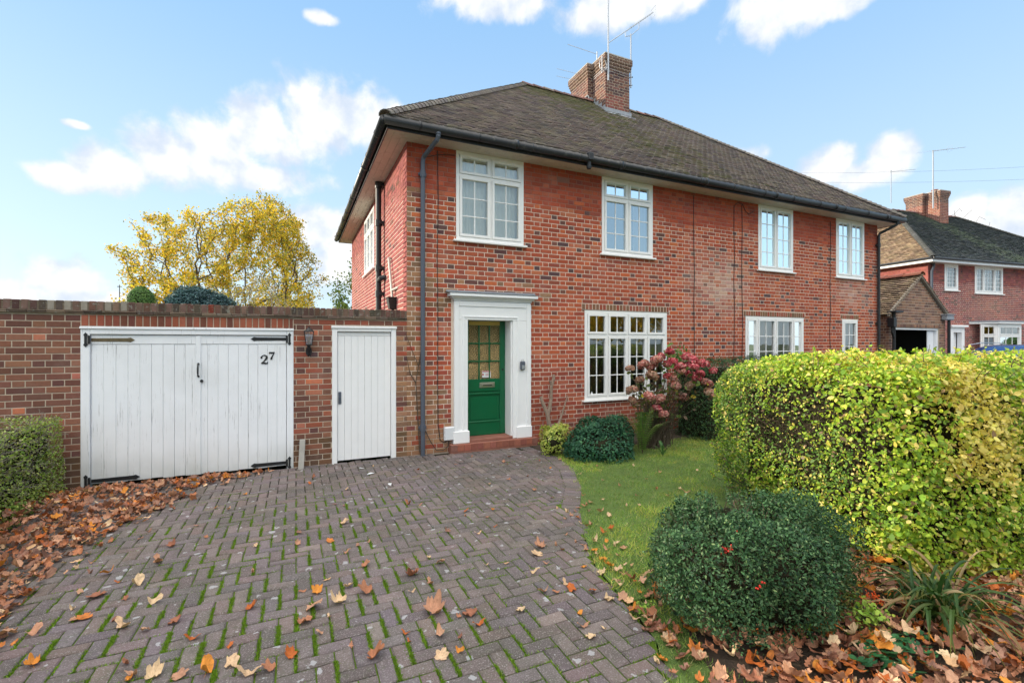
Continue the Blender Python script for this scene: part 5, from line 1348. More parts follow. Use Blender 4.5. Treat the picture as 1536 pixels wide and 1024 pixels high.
# ---- strap leaved plant
st_=empty('strap_leaved_plant',(3.50,1.50,0)); tag(st_,'clump of long arching strap shaped green leaves at the foot of the big hedge','plant')
r=random.Random(6); V=[];F=[];C=[]
for i in range(130):
    a=r.uniform(0,6.28); sp=r.uniform(.10,.50); l=r.uniform(.24,.50); w=r.uniform(.006,.013); bx,by_=r.gauss(0,.07),r.gauss(0,.06); dry=r.random()<.15
    c=r.choice([(.30,.20,.09),(.38,.28,.14)]) if dry else r.choice([(.03,.08,.02),(.05,.11,.03),(.07,.13,.03),(.12,.17,.05)])
    ca,sa=math.cos(a),math.sin(a); n0=len(V); K=11; tw_=r.uniform(-.6,.6); droop=r.uniform(.75,1.35)
    for k in range(K+1):
        t=k/K; rr=sp*t**1.2; z=l*(1.9*t-droop*1.45*t*t)+.0; ww=w*(1-.2*t)*(1 if t<.75 else max(.05,(1-t)/.25)); z=max(z,.008)
        nx,ny=-sa*math.cos(tw_*t),ca*math.cos(tw_*t); nz=math.sin(tw_*t)
        px_,py_=bx+ca*rr,by_+sa*rr
        V+=[(px_-nx*ww,py_-ny*ww,z-nz*ww+.003),(px_,py_,z-.002),(px_+nx*ww,py_+ny*ww,z+nz*ww+.003)]; C+=[c if t<.85 else lerp(c,(.35,.30,.08),.5)]*3
    for k in range(K):
        b=n0+k*3; F+=[(b,b+1,b+4,b+3),(b+1,b+2,b+5,b+4)]
link('blades',mkmesh('blades',V,F,M['leaf'],C),st_)
# ---- violets and seedlings
vi=empty('violet_patch',(2.86,1.40,0)); tag(vi,'patch of round dark green leaves growing through the litter at the bottom edge','ground plant')
V=[];F=[];C=[]
for i in range(120):
    x,y=r.gauss(0,.15),r.gauss(0,.07); z=r.uniform(.05,.11); s=r.uniform(.014,.026); a0=r.uniform(0,6.28); tx,ty=r.uniform(-.4,.4),r.uniform(-.5,.1); n0=len(V); V.append((x,y,z-.004)); c=jit(r.choice([(.03,.13,.045),(.045,.17,.06),(.025,.10,.04)]),r,.2); C.append(c)
    for k in range(12):
        a=a0+R(20+k*29); ss=s*(1+.05*math.sin(k*3)); dx,dy=math.cos(a)*ss,math.sin(a)*ss; V.append((x+dx,y+dy,z+dx*tx+dy*ty)); C.append(c)
    for k in range(11): F.append((n0,n0+1+k,n0+2+k))
link('foliage',mkmesh('foliage',V,F,M['leaf_dark'],C),vi)
gq=np.random.default_rng(60)
for (x,y,rad,n,label) in ((3.03,1.62,.12,170,'low sprig of lime green leaves under the hedge, left of the strap leaved plant'),(2.62,1.74,.06,40,'tiny lime green seedling in front of the berried shrub'),(1.98,2.32,.05,30,'small tuft of green weed at the paving edge by the leaf litter')):
    o=empty('seedling',(x,y,0)); tag(o,label,'seedling'); P=np.stack([gq.normal(0,rad*.6,n),gq.normal(0,rad*.5,n),gq.uniform(.02,.05+rad,n)],1)
    foliage('foliage',P,np.tile([[0,-.4,.8]],(n,1)),.032 if rad>.1 else .02,pick([(.26,.42,.05),(.20,.34,.04),(.35,.48,.07)],n,gq),M['leaf'],o,lie=.5,seed=61)
    twigs('stems',[[(0,0,0),tuple(P[i]*.6),tuple(P[i])] for i in range(0,n,9)],M['twig'],o,.0015,3)
# ---- bare climber trunk on the wall
cl=empty('bare_climber',(3.86,6.84,0)); tag(cl,'bare pruned climber trunk rising against the brickwork right of the front door','climber')
def branchy(name,paths,mat,parent):
    mb=MB()
    for p,ra in paths:
        mb.tube(p,1,8,rads=ra)
    return mb.build(name,mat,parent)
branchy('trunk',[([(0,0,-.02),(.0,.03,.25),(-.03,.06,.50),(-.10,.10,.70),(-.13,.12,.80)],[.045,.040,.036,.030,.024]),
 ([(-.03,.06,.48),(.02,.08,.60),(.06,.10,.75),(.07,.11,.95),(.12,.12,1.08),(.13,.13,1.16)],[.032,.032,.028,.026,.028,.024]),
 ([(.08,.11,.98),(.03,.10,1.06)],[.018,.014]),([(.14,.02,0),(.16,.04,.30),(.26,.08,.48),(.36,.10,.72),(.38,.1,.80)],[.028,.024,.018,.012,.008]),([(.26,.08,.48),(.33,.06,.52)],[.01,.004])],M['bark_pale'],cl)
tw=empty('dry_climber_stem',(1.70,FY-.03,0)); tag(tw,'thin dry climber stem clinging to the wall behind the left downpipe','climber')
twigs('stems',[[(0,0,.05),(-.03,0,.6),(-.06,0,1.1),(-.02,0,1.35),(-.13,0,1.62),(-.22,0,1.85)],[(-.06,0,1.1),(-.15,0,1.25),(-.20,0,1.5)],[(-.02,0,1.35),(.02,0,1.6)]],M['twig'],tw,.008,5)

# ------------------------------------------------------------ trees (space colonisation)
def grow(seed,crown,trunk_h,nattr=700,step=.32,infl=2.2,kill=.55,iters=70,fork=None):
    g=np.random.default_rng(seed); A=crown(g,nattr); nodes=[np.array([0,0,0.])]; par=[-1]
    h=0
    while h<trunk_h: h+=step; nodes.append(np.array([g.normal(0,.02),g.normal(0,.02),h])); par.append(len(nodes)-2)
    Nn=np.array(nodes); par=list(par); alive=np.ones(len(A),bool)
    for it in range(iters):
        Aa=A[alive]
        if len(Aa)==0: break
        d=np.linalg.norm(Aa[:,None]-Nn[None],axis=2); j=d.argmin(1); dm=d[np.arange(len(Aa)),j]
        m=dm<infl*(3 if it<8 else 1)
        if not m.any(): break
        dirs={}
        for a,k in zip(Aa[m],j[m]): dirs.setdefault(k,[]).append((a-Nn[k])/np.linalg.norm(a-Nn[k]))
        new=[];np_=[]
        for k,ds in dirs.items():
            v=np.mean(ds,axis=0)+g.normal(0,.16,3); l=np.linalg.norm(v)
            if l<.05: continue
            new.append(Nn[k]+v/l*step); np_.append(k)
        if not new: break
        new=np.array(new)
        Nn=np.concatenate([Nn,new]); par+=np_
        dd=np.linalg.norm(A[:,None]-new[None],axis=2).min(1); alive&=dd>kill
    return Nn,par
def tree_mesh(Nn,par,r_tip=.012,pw=2.3,seg=5):
    n=len(Nn); ch=[[] for _ in range(n)]
    for i,p in enumerate(par):
        if p>=0: ch[p].append(i)
    rad=np.zeros(n)
    for i in range(n-1,-1,-1):
        rad[i]=r_tip if not ch[i] else sum(rad[c]**pw for c in ch[i])**(1/pw)
    mb=MB()
    def chain(i,start):
        path=[start] if start is not None else []; 
        while True:
            path.append(i)
            if not ch[i]: break
            c=sorted(ch[i],key=lambda k:-rad[k])
            for k in c[1:]: stack.append((k,i))
            i=c[0]
        if len(path)>1:
            rs=[rad[k] for k in path]; 
            if start is not None: rs[0]=rs[1]
            mb.tube([tuple(Nn[k]) for k in path],1,seg,caps=False,rads=rs)
    stack=[(0,None)]
    while stack: chain(*stack.pop())
    tips=[i for i in range(n) if rad[i]<r_tip*2.6]
    return mb,tips
def make_tree(name,loc,label,crown,trunk_h,pal,w,seed,nleaf,lsize,nattr=700,cat='tree',sp=.22,r_tip=.012,bark='bark',thin=0,**kw):
    o=empty(name,loc); tag(o,label,cat); Nn,par=grow(seed,crown,trunk_h,nattr,**kw); mb,tips=tree_mesh(Nn,par,r_tip)
    mb.build('trunk',M[bark],o); g=np.random.default_rng(seed+5)
    if nleaf:
        tp=np.array(tips); wt=np.clip(.95+fbm(Nn[tp],1.1,seed+9),.08,None); T=Nn[g.choice(tp,nleaf,p=wt/wt.sum())]; P=T+g.normal(0,sp,(nleaf,3)); tone=fbm(P,.5,seed)
        C=pick(pal,nleaf,g,w)*(1+.18*tone)[:,None]
        V,F,C=leaves(P,unit(g.normal(0,1,(nleaf,3))),lsize,np.clip(C,0,1),shape=DIAM*np.array([1.3,1,1]),faces=DIAMF,lie=.8,seed=seed)
        link('crown',npmesh('crown',V,F,M['leaf_tree'],C),o)
    return o
def ellcrown(c,r,low=-.6):
    def f(g,n):
        P=[]
        while len(P)<n:
            d=g.normal(0,1,3); d/=np.linalg.norm(d); q=d*g.uniform(.25,1)**(1/2.2)*np.array(r)*(1+.12*math.sin(d[0]*5)+.08*math.sin(d[2]*7+d[1]*4))
            if d[2]>low: P.append(np.array(c)+q)
        return np.array(P)
    return f
GOLD=[(.62,.46,.05),(.72,.52,.05),(.50,.42,.06),(.30,.31,.07),(.64,.38,.05),(.20,.21,.06)]
make_tree('autumn_tree',(-2.75,28.6,-.1),'broad spreading tree with yellow and gold autumn leaves behind the garage',ellcrown((0,0,4.9),(4.65,4.4,4.7),-.8),1.5,GOLD,[4,4,3,3,3,2.5],71,52000,.105,nattr=2000,step=.28,infl=2.0,kill=.40,sp=.13,r_tip=.011)
make_tree('autumn_tree',(2.4,31.5,-.1),'bright yellow leaved smaller tree low behind the garage beside the house',ellcrown((0,0,2.3),(3.2,2.5,1.3)),.8,[(.85,.62,.03),(.78,.52,.04),(.6,.5,.05)],None,72,6000,.14,nattr=350,sp=.25)
make_tree('leafy_tree',(2.9,24.5,-.1),'thin green leaved tree partly hidden behind the left corner of the house',ellcrown((0,0,3.7),(1.35,1.3,2.4),-.9),1.2,[(.10,.17,.04),(.14,.22,.05),(.26,.28,.07)],None,73,4200,.12,nattr=260,sp=.2)
make_tree('bare_shrub',(-1.2,15.5,-.1),'leafless grey brown twiggy shrub rising behind the garage roof',ellcrown((0,0,2.4),(1.5,1.0,1.35)),.5,[(.26,.24,.14),(.3,.28,.16)],None,74,2300,.045,nattr=650,cat='shrub',step=.13,infl=1.0,kill=.17,sp=.1,r_tip=.006,bark='twig_grey')
for loc,sc_,rz,lab in (((33.2,21.5,0),1.0,0,'bare branched tree behind the far chimney'),((41.5,17.0,0),1.0,2,'bare thin tree at the right edge behind the far roof')):
    Nn,par=grow(75+int(rz),ellcrown((0,0,8.6),(2.4,2.0,3.0)),5.5,260,step=.4,infl=2.4,kill=.6); o=empty('bare_tree',loc,rz); tag(o,lab,'tree'); mb,t_=tree_mesh(Nn,par,.010); mb.build('trunk',M['bark'],o)
# topiary dome and blue conifer beyond the garage
o=shrub('topiary_shrub',(-3.0,12.4,1.9),(.27,.27,.40),.62,5200,.035,[(.07,.15,.03),(.10,.2,.04),(.04,.10,.02)],None,'small clipped green topiary dome showing above the garage coping','leaf_dark',noise=.035,depth=.03,core=.86)
mb=MB(); mb.tube([(0,0,-1.9),(0,0,.5)],.03,6); mb.build('trunk',M['bark'],o)
bc=empty('blue_conifer',(-1.85,11.9,0)); tag(bc,'bushy blue green conifer showing above the garage wall','conifer')
gq=np.random.default_rng(80); n=15000; P,N,D=ell_points(n,gq,(0,0,2.28),(.74,.5,.58),.12,.07,4,4,1.0); n=len(P)
foliage('foliage',P,unit(N+np.array([0,0,.6])),.085,pick([(.075,.15,.16),(.10,.19,.20),(.05,.10,.11)],n,gq),M['leaf_dark'],bc,lie=.7,seed=81,shape=NARR,faces=DIAMF)
twigs('branches',[[(0,0,0),(math.cos(a)*.1,math.sin(a)*.1,1.2),(math.cos(a)*.5,math.sin(a)*.4,2.1)] for a in np.linspace(0,6,9)],M['bark'],bc,.03,6)
po=MB(); po.tube([(-7.2,26.5,0),(-7.2,26.5,4.3)],.018,8); po.tube([(-7.28,26.5,4.22),(-7.12,26.5,4.22)],.02,6); o=po.build('pole',M['pipe_grey']); tag(o,'thin grey pole standing far behind the garage wall at the left','pole')
# street trees opposite, seen mirrored in the windows
t1=make_tree('street_tree',(2,-19,0),'golden street tree across the road, mirrored in the window panes',ellcrown((0,0,4.5),(4.4,4.4,3.3),-.85),1.2,GOLD,[4,3,3,2,2,1],90,9000,.24,nattr=420,sp=.3,step=.4,infl=2.5,kill=.65)
for i,(x,y,rz,s) in enumerate(((11,-20,1.3,1.1),(19.5,-17.5,2.9,.95),(28,-21,4.2,1.15),(-8,-20,5.2,1.0))):
    c=dup(t1); c.location=(x,y,0); c.rotation_euler=(0,0,rz); c.scale=(s,)*3; c['label']=('second','third','fourth','nearest left')[i]+' golden street tree across the road, out of the frame and mirrored in glass'
t1['group']='street trees across the road'
for o in bpy.data.objects:
    if o.name.startswith('street_tree'): o['group']='street trees across the road'

for (x,y,rz,s) in ((.87,6.30,.4,.055),(1.02,5.72,1.2,.06),(.80,6.62,2.0,.04)):
    mb=MB(); mb.prism([(-s,-s*.4,0),(s,-s*.2,0),(s*.5,s*.45,0),(-s*.2,s*.3,0)],(0,0,.004)); o=mb.build('plastic_shard',M['plastic_white']); o.location=(x,y,.006); o.rotation_euler=(.12,.05,rz); tag(o,'thin pale bluish flake lying on the block paving in front of the side door','flake','pale flakes on the paving')
# ------------------------------------------------------------ garage of the right-hand house
ng=empty('neighbour_garage',(0,0,0)); tag(ng,'small gabled brick garage with open front and sunlit pale tiled roof beyond the house','garage')
ga,gb,gy,gh,gapx=14.42,17.30,7.20,2.50,3.54; gm=(ga+gb)/2
fN=lambda x,d,z:(x,gy-d,z); OPN=(14.72,16.98,0,2.12)
mb=MB(); slab(mb,fN,ga,gb,-.1,gh,[(OPN[0],OPN[1],-.1,OPN[3])])
mb.prism([(ga,gy,gh),(gb,gy,gh),(gm,gy,gapx)],(0,.2,0)); mb.box(ga,ga+.2,gy+.26,13.4,-.1,gh); mb.box(gb-.2,gb,gy+.26,13.4,-.1,gh); mb.box(ga+.21,gb-.21,13.2,13.4,-.1,gh)
w_=mb.build('wall',M['mortar_old'],ng); mb=MB(); mb.box(ga+.21,ga+.23,gy+.27,13.1,0,gh-.1); mb.box(gb-.23,gb-.21,gy+.27,13.1,0,gh-.1); mb.box(ga+.24,gb-.24,11.0,11.05,0,gh-.1); mb.box(ga+.24,gb-.24,gy+.27,13.1,gh-.12,gh-.09); mb.box(ga+.24,gb-.24,gy+.27,13.1,.005,.02); mb.build('shade_lining',M['dark'],w_)  # dark sheets added inside so the open garage looks shaded
def col_gab(x,z,h,r): return jit(r.choice([hexc(140,108,90),hexc(126,98,86),hexc(152,116,96),hexc(112,86,78)]),r,.12)
mb=MB(); bricks(mb,fN,ga,gb,0,gapx,[(OPN[0],OPN[1],0,2.22)],col_gab,clip=lambda z:(ga,gb) if z<gh else (ga+(z-gh)*(gm-ga)/(gapx-gh)+.02,gb-(z-gh)*(gb-gm)/(gapx-gh)-.02))
soldiers(mb,fN,OPN[0],OPN[1],2.12,2.215,col_gab); bricks(mb,lambda x,d,z:(ga-d,x,z),gy,13.4,0,gh,[],col_gab); mb.build('brickwork',M['brick'],w_)
mb=MB(); hw=(gb-ga)/2+.12; T=math.hypot(hw,(gapx-gh)*1.08); up=Vector((hw,0,(gapx-gh)*1.08))
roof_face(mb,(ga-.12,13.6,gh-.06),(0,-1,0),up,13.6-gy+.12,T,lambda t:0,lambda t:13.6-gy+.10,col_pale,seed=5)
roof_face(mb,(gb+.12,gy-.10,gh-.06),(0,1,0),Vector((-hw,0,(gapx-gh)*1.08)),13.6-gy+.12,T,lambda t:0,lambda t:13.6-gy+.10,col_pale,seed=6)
rf=mb.build('roof',M['tile_pale'],ng)
mb=MB(); mb.poly([(ga-.12,gy-.06,gh-.065),(ga-.12,13.6,gh-.065),(gm,13.6,gapx+.02),(gm,gy-.06,gapx+.02)]); mb.poly([(gb+.12,gy-.06,gh-.065),(gb+.12,13.6,gh-.065),(gm,13.6,gapx+.02),(gm,gy-.06,gapx+.02)]); mb.build('roof_boarding',M['wood_raw'],rf)
mb=MB(); half_tiles(mb,(gm,gy-.1,gapx+.05),(gm,13.6,gapx+.05),.13,col_ridge_red,step=.42); mb.build('ridge_tiles',M['ridge'],rf)
mb=MB()
for sx,a,b in ((1,ga-.14,gm),(-1,gb+.14,gm)):
    mb.prism([(a,gy-.085,gh-.10),(b,gy-.085,gapx+.0),(b,gy-.085,gapx+.06),(a,gy-.085,gh-.02)],(0,.05,0))
mb.build('bargeboard',M['wood_raw'],ng)
mb=MB(); wb(mb,OPN[0],OPN[1],2.06,2.118,gy+.03,gy+.12); wb(mb,OPN[1]-.07,OPN[1]+0,0,2.059,gy+.03,gy+.12); wb(mb,16.57,OPN[1]-.08,0.02,2.05,gy+.10,gy+.13)
mb.build('door_frame',M['white'],ng)
mb=MB(); wb(mb,gb-.24,gb+.14,2.36,2.50,gy-.16,gy-.005,.02); wb(mb,gb-.26,gb+.16,2.50,2.53,gy-.18,gy-.0,.005); mb.build('gable_bracket',M['lead'],ng)
mb=MB(); mb.tube([(gb-.02,gy-.10,2.36),(gb-.02,gy-.10,0)],.04,8); mb.build('downpipe',M['iron'],ng)
mb=MB(); mb.tube([(ga+.06,gy-.09,2.5),(ga+.06,gy-.09,0)],.04,8); wb(mb,ga-.10,ga+.26,2.50,2.55,gy-.22,gy-.0,.01); wb(mb,ga-.16,ga-.02,2.12,2.36,gy-.2,gy-.04,.01); mb.tube([(ga-.09,gy-.12,2.12),(ga-.08,gy-.12,1.98),(ga+.02,gy-.10,1.86),(ga+.06,gy-.09,1.80)],.03,8); mb.build('rainwater_pipes',M['iron'],ng)
# things inside the open garage
mb=MB(); wb(mb,14.95,15.9,.1,1.95,9.3,9.35); wb(mb,15.40,15.43,.1,1.95,9.28,9.3); o=mb.build('cupboard',M['wood_raw']); tag(o,'pale panelled cupboard door inside the open garage','cupboard')
mb=MB(); wb(mb,15.85,16.15,0,1.95,8.6,8.9); o=mb.build('timber_board',M['wood_raw']); tag(o,'upright brown board leaning inside the open garage','board')
M['yellow']=principled('yellow_plastic',base=(.75,.45,.03),rough=.5)
mb=MB(); mb.prism([(14.76,7.5,2.05),(14.98,7.5,2.05),(14.90,7.5,1.75),(14.84,7.5,1.62),(14.76,7.5,1.6)],(0,.08,0)); o=mb.build('hanging_bag',M['yellow']); tag(o,'yellow bag hanging at the left side of the garage opening','bag')
M['bike']=principled('dark_cover',base=(.02,.02,.022),rough=.6)
gq=np.random.default_rng(2)
mb=MB(); 
for k in range(7):
    mb.tube([(14.8+.13*k,8.0,.3),(14.8+.13*k,8.02,1.0+.32*math.sin(k*.5+.3)),(14.8+.13*k+.05,8.3,.9+.35*math.sin(k*.5+.3))],.12,8)
o=mb.build('covered_bicycle',M['bike']); tag(o,'dark covered machine standing in the open garage','cover')

# ------------------------------------------------------------ neighbouring house beyond
nh=empty('neighbour_house',(21.694,9.540,0),R(-7.7)); tag(nh,'red brick house further along the street with pale sunlit hip and white bay window','house')
lF=lambda x,d,z:(x,-d,z); lS=lambda x,d,z:(-d,x,z)
NL,NB=12.1,7.6
U1=(.90,1.67,3.72,WT); U2=(2.64,4.34,3.66,WT); ND=(1.15,1.95,0,2.3); NBY=(2.97,4.8,.9,2.4)
mb=MB(); slab(mb,lF,0,NL,-.1,WT,[U1,U2,ND,NBY]); slab(mb,lS,.26,NB,-.1,WT,[]); slab(mb,lambda x,d,z:(NL+d,x,z),.26,NB,-.1,WT,[]); slab(mb,lambda x,d,z:(x,NB+d,z),.26,NL-.26,-.1,WT,[])
w_=mb.build('wall',M['mortar'],nh)
def col_nb2(x,z,h,r):
    c=col_nb(x,z,h,r)
    g=math.exp(-((x-3.5)/1.0)**2-((z-3.1)/.45)**2); c=lerp(c,hexc(176,132,108),.5*g*r.uniform(.4,1))
    if x>5.6: c=lerp(c,hexc(160,124,106),.45*max(0,min(1,(3.8-z)))*r.uniform(.4,1))
    return c
mb=MB(); bricks(mb,lF,0,NL,0,WT,[U1,U2,ND,NBY],col_nb2); bricks(mb,lS,0,NB,1.5,WT,[],col_side); mb.build('brickwork',M['brick'],w_)
mb=MB(); mb.box(.3,NL-.3,2.5,2.6,0,WT); mb.box(.3,NL-.3,.3,NB-.3,2.6,2.8); mb.build('room_partition',M['room'],nh)
window(nh,lF,*U1,[(1,3)],rows=5,fw=.09,curtain=[(.92,1.65,'net')]); window(nh,lF,*U2,[(.7,2),(1,3),(.7,2)],rows=5,fw=.07,curtain=[(2.66,4.32,'net')])
# bay
bay=lambda d0: (lambda x,d,z:(x,-d0-d,z))
window(nh,bay(.55),2.95,4.35,.9,2.42,[(1,3)],transom=1.98,rows=3,fw=.08,sill=False,name='bay_window')
cb,sb=math.cos(R(38)),math.sin(R(38))
window(nh,lambda x,d,z:(4.36+x*cb+d*sb*1.0,-.55+x*sb-d*cb,z),0,.88,.9,2.42,[(1,2),(1,2)],transom=1.98,rows=3,fw=.06,sill=False,name='bay_window')
window(nh,lambda x,d,z:(2.94-.02-x*cb-d*sb,-.55+x*sb-d*cb,z),0,.5,.9,2.42,[(1,2)],transom=1.98,rows=3,fw=.06,sill=False,name='bay_window')
mb=MB(); mb.prism([(2.3,-.005,2.44),(5.2,-.005,2.44),(4.45,-.66,2.44),(2.85,-.66,2.44)],(0,0,.07)); mb.prism([(2.5,-.01,0),(5.05,-.01,0),(4.36,-.52,0),(2.94,-.52,0)],(0,0,.89)); mb.build('bay_cornice',M['white'],nh)
mb=MB(); mb.prism([(2.28,-.003,2.512),(5.22,-.003,2.512),(4.47,-.68,2.512),(2.83,-.68,2.512)],(0,0,.04)); mb.build('bay_roof',M['lead'],nh)
mb=MB(); wb(mb,1.15,1.32,0,2.3,-.06,.1); wb(mb,1.78,1.95,0,2.3,-.06,.1); wb(mb,1.321,1.779,2.1,2.3,-.06,.1); wb(mb,1.08,2.02,2.301,2.38,-.15,-.0); wb(mb,1.33,1.77,0,2.09,.12,.16); mb.build('door_surround',M['white'],nh)
mb=MB(); mb.tube([(.18,-.08,4.75),(.18,-.08,4.6),(.1,-.06,4.4),(.1,-.06,3.1)],.045,8); mb.build('downpipe',M['pipe_grey'],nh)
mb=MB(); ring(mb,.0,NL,.0,NB,-.34,NL+.34,-.34,NB+.34,WT-.005,WT+.03); mb.build('soffit',M['soffit'],nh)
mb=MB(); ring(mb,-.33,NL+.33,-.33,NB+.33,-.36,NL+.36,-.36,NB+.36,WT-.02,WT+.08); mb.build('fascia',M['white'],nh)
mb=MB(); 
for a,b in (((-.40,-.40,4.83),(NL+.4,-.40,4.83)),((-.40,-.40,4.83),(-.40,NB+.4,4.83))): mb.tube([a,b],.045,8)
mb.build('gutter',M['black'],nh)
hip_roof(nh,-.38,NL+.38,-.40,NB+.40,4.83,3.17,col_roof_nb,col_pale,col_ridge)
ch2=empty('chimney',parent=nh)
chimney_stack(ch2,[(5.55,6.15,2.9,3.5),(5.35,6.3,3.504,4.25)],7.2,8.88,[(5.7,3.2,.12,.13)])
# caster of shade: small flat-roofed link left of the neighbour
# ------------------------------------------------------------ aerials
def aerial(name,loc,mastlen,label,boomdir,boomlen,nel,el,boom_at=None,mat='alu',r=.016,brace=False,lower=.5):
    o=empty(name,loc); tag(o,label,'aerial'); mb=MB(); mb.tube([(0,0,-lower),(0,0,mastlen)],r,8); mb.build('mast',M[mat],o)
    mb=MB(); d=Vector(boomdir).normalized(); c=Vector((0,0,(boom_at or mastlen)-.03)); a=c-d*boomlen*.5; b=c+d*boomlen*.5
    if brace:
        c=c+Vector((0,0,.0)); up=Vector((0,0,.20)); a=a+up; b=b+up; mb.tube([a.lerp(b,.38),a.lerp(b,.38)-Vector((0,0,.14)),c-Vector((0,0,.02)),a.lerp(b,.68)-Vector((0,0,.18)),a.lerp(b,.68)],.009,6)
    mb.tube([a,b],.011,6); mb.build('boom',M[mat],o); s=d.cross(Vector((0,0,1))).normalized(); mb=MB()
    for i in range(nel):
        p=a.lerp(b,(i+.5)/nel) if not brace else a.lerp(b,.45+.55*i/nel); l=el*(1-.4*i/nel); mb.tube([p-s*l/2,p+s*l/2],.004,4)
    if brace or nel>6:
        e=b if brace else a
        for q in (-1,1): mb.tube([e-s*.12,e-s*.12+Vector((0,0,.12*q)),e+s*.12+Vector((0,0,.12*q)),e+s*.12],.004,4)
    mb.build('elements',M[mat],o); return o
fwd=Vector((.418,.908,0)); rt=Vector((.908,-.418,0))
o=aerial('television_aerial',(7.47,10.17,8.9),3.4,'tall silver mast rising above the chimney on a looped bracket',rt*-.6+fwd*.2+Vector((0,0,.45)),1.6,7,.4,boom_at=2.55,r=.022,lower=.3)
mb=MB()
for k in range(14):
    a=2*math.pi*k/13; mb.V and None
mb.tube([(-.02+.02*0,.03,0.05)]+[(-.14+.11*math.cos(a),.04,.10+.18*math.sin(a)) for a in np.linspace(-1,4.6,16)],.008,6); mb.tube([(-.14,.08,-.1),(-.14,.08,.35)],.012,6); mb.tube([(-.2,.0,-.02),(.1,.06,-.02)],.012,6); mb.build('looped_bracket',M['alu'],o)
mb=MB()
for z in (8.93,8.99): mb.tube([(7.435,10.245,z),(8.255,10.245,z-.05)],.006,5); mb.tube([(7.435,10.245,z),(7.435,10.87,z)],.006,5)
mb.build('lashing_wire',M['alu'],o); ow=mb
o=bpy.data.objects['lashing_wire']; o.parent=None; tag(o,'steel lashing wires strapped round the main chimney stack','wire')
aerial('television_aerial',(8.30,10.28,9.0),1.12,'second aerial with a long slanting boom held on a braced mast right of the chimney',(.47*.908+.1,-.47*.418+.1,.42),1.75,11,.26,brace=True,r=.018,lower=.35)
mb=MB(); mb.tube([(8.23,10.40,8.95),(8.36,10.27,8.95)],.015,6); mb.tube([(8.23,10.40,8.75),(8.34,10.27,8.72)],.015,6); mb.build('bracket',M['iron'],bpy.data.objects['television_aerial.001']).matrix_parent_inverse=Matrix.Translation((-8.30,-10.28,-9.0))
mb=MB()
P=lambda r_,f_,z:(7.5+rt.x*r_+fwd.x*f_,10.4+rt.y*r_+fwd.y*f_,z)
mb.tube([P(-.15,.2,9.55),P(-.95,.2,9.82)],.007,5); mb.tube([P(-.2,.7,9.2),P(-1.2,.7,9.45)],.005,5); mb.tube([P(-.2,.8,9.08),P(-1.2,.8,9.30)],.005,5); mb.tube([P(-.15,.2,9.1),P(-.15,.2,9.62)],.015,6); mb.tube([P(-.2,.75,9.0),P(-.2,.75,9.3)],.012,6)
o=mb.build('television_aerial',M['alu']); tag(o,'low aerial rods projecting from behind the left side of the chimney','aerial')
nx,ny=math.cos(R(-7.7)),math.sin(R(-7.7)); L2=lambda s,o_,z:(21.694+nx*s-ny*o_,9.54+ny*s+nx*o_,z)
aerial('television_aerial',L2(6.1,2.86,8.75),2.15,'tall aerial mast on the far chimney with a long boom pointing left',-rt+Vector((0,0,-.12)),1.6,12,.25,r=.03,lower=.6)
bpy.data.objects['television_aerial.003'].children[1].location=tuple(-rt*.75+Vector((0,0,-.08))); bpy.data.objects['television_aerial.003'].children[2].location=tuple(-rt*.75+Vector((0,0,-.08)))
o=aerial('television_aerial',L2(5.4,4.4,9.0),1.35,'shorter aerial on the back of the far chimney with a boom pointing left',-rt+Vector((0,0,-.1)),1.3,10,.25,r=.02,lower=.3)
o.children[1].location=tuple(-rt*.6); o.children[2].location=tuple(-rt*.6)
# telephone wires and poles
def pole(x,y,h,label):
    mb=MB(); mb.tube([(x,y,0),(x,y,h)],.1,10,rads=[.13,.09]); mb.box(x-.5,x+.5,y-.04,y+.04,h-.45,h-.36); o=mb.build('telegraph_pole',M['wood_raw']); tag(o,label,'pole')
pole(38.49,6.51,11.0,'wooden telegraph pole beyond the right of the picture'); pole(22.0,18.5,11.3,'wooden telegraph pole hidden behind the house roof')
for z0,z1,lab in ((11.15,10.55,'upper'),(10.7,9.85,'lower')):
    mb=MB(); pts=[]
    for k in range(21):
        t=k/20; pts.append((22.01+(38.49-22.01)*t,18.49+(6.51-18.49)*t,z0+(z1-z0)*t-.35*4*t*(1-t)))
    mb.tube(pts,.0045,4); tag(mb.build('telephone_wire',M['pipe_grey']),f'{lab} of two telephone wires crossing the sky at the right','wire','telephone wires')
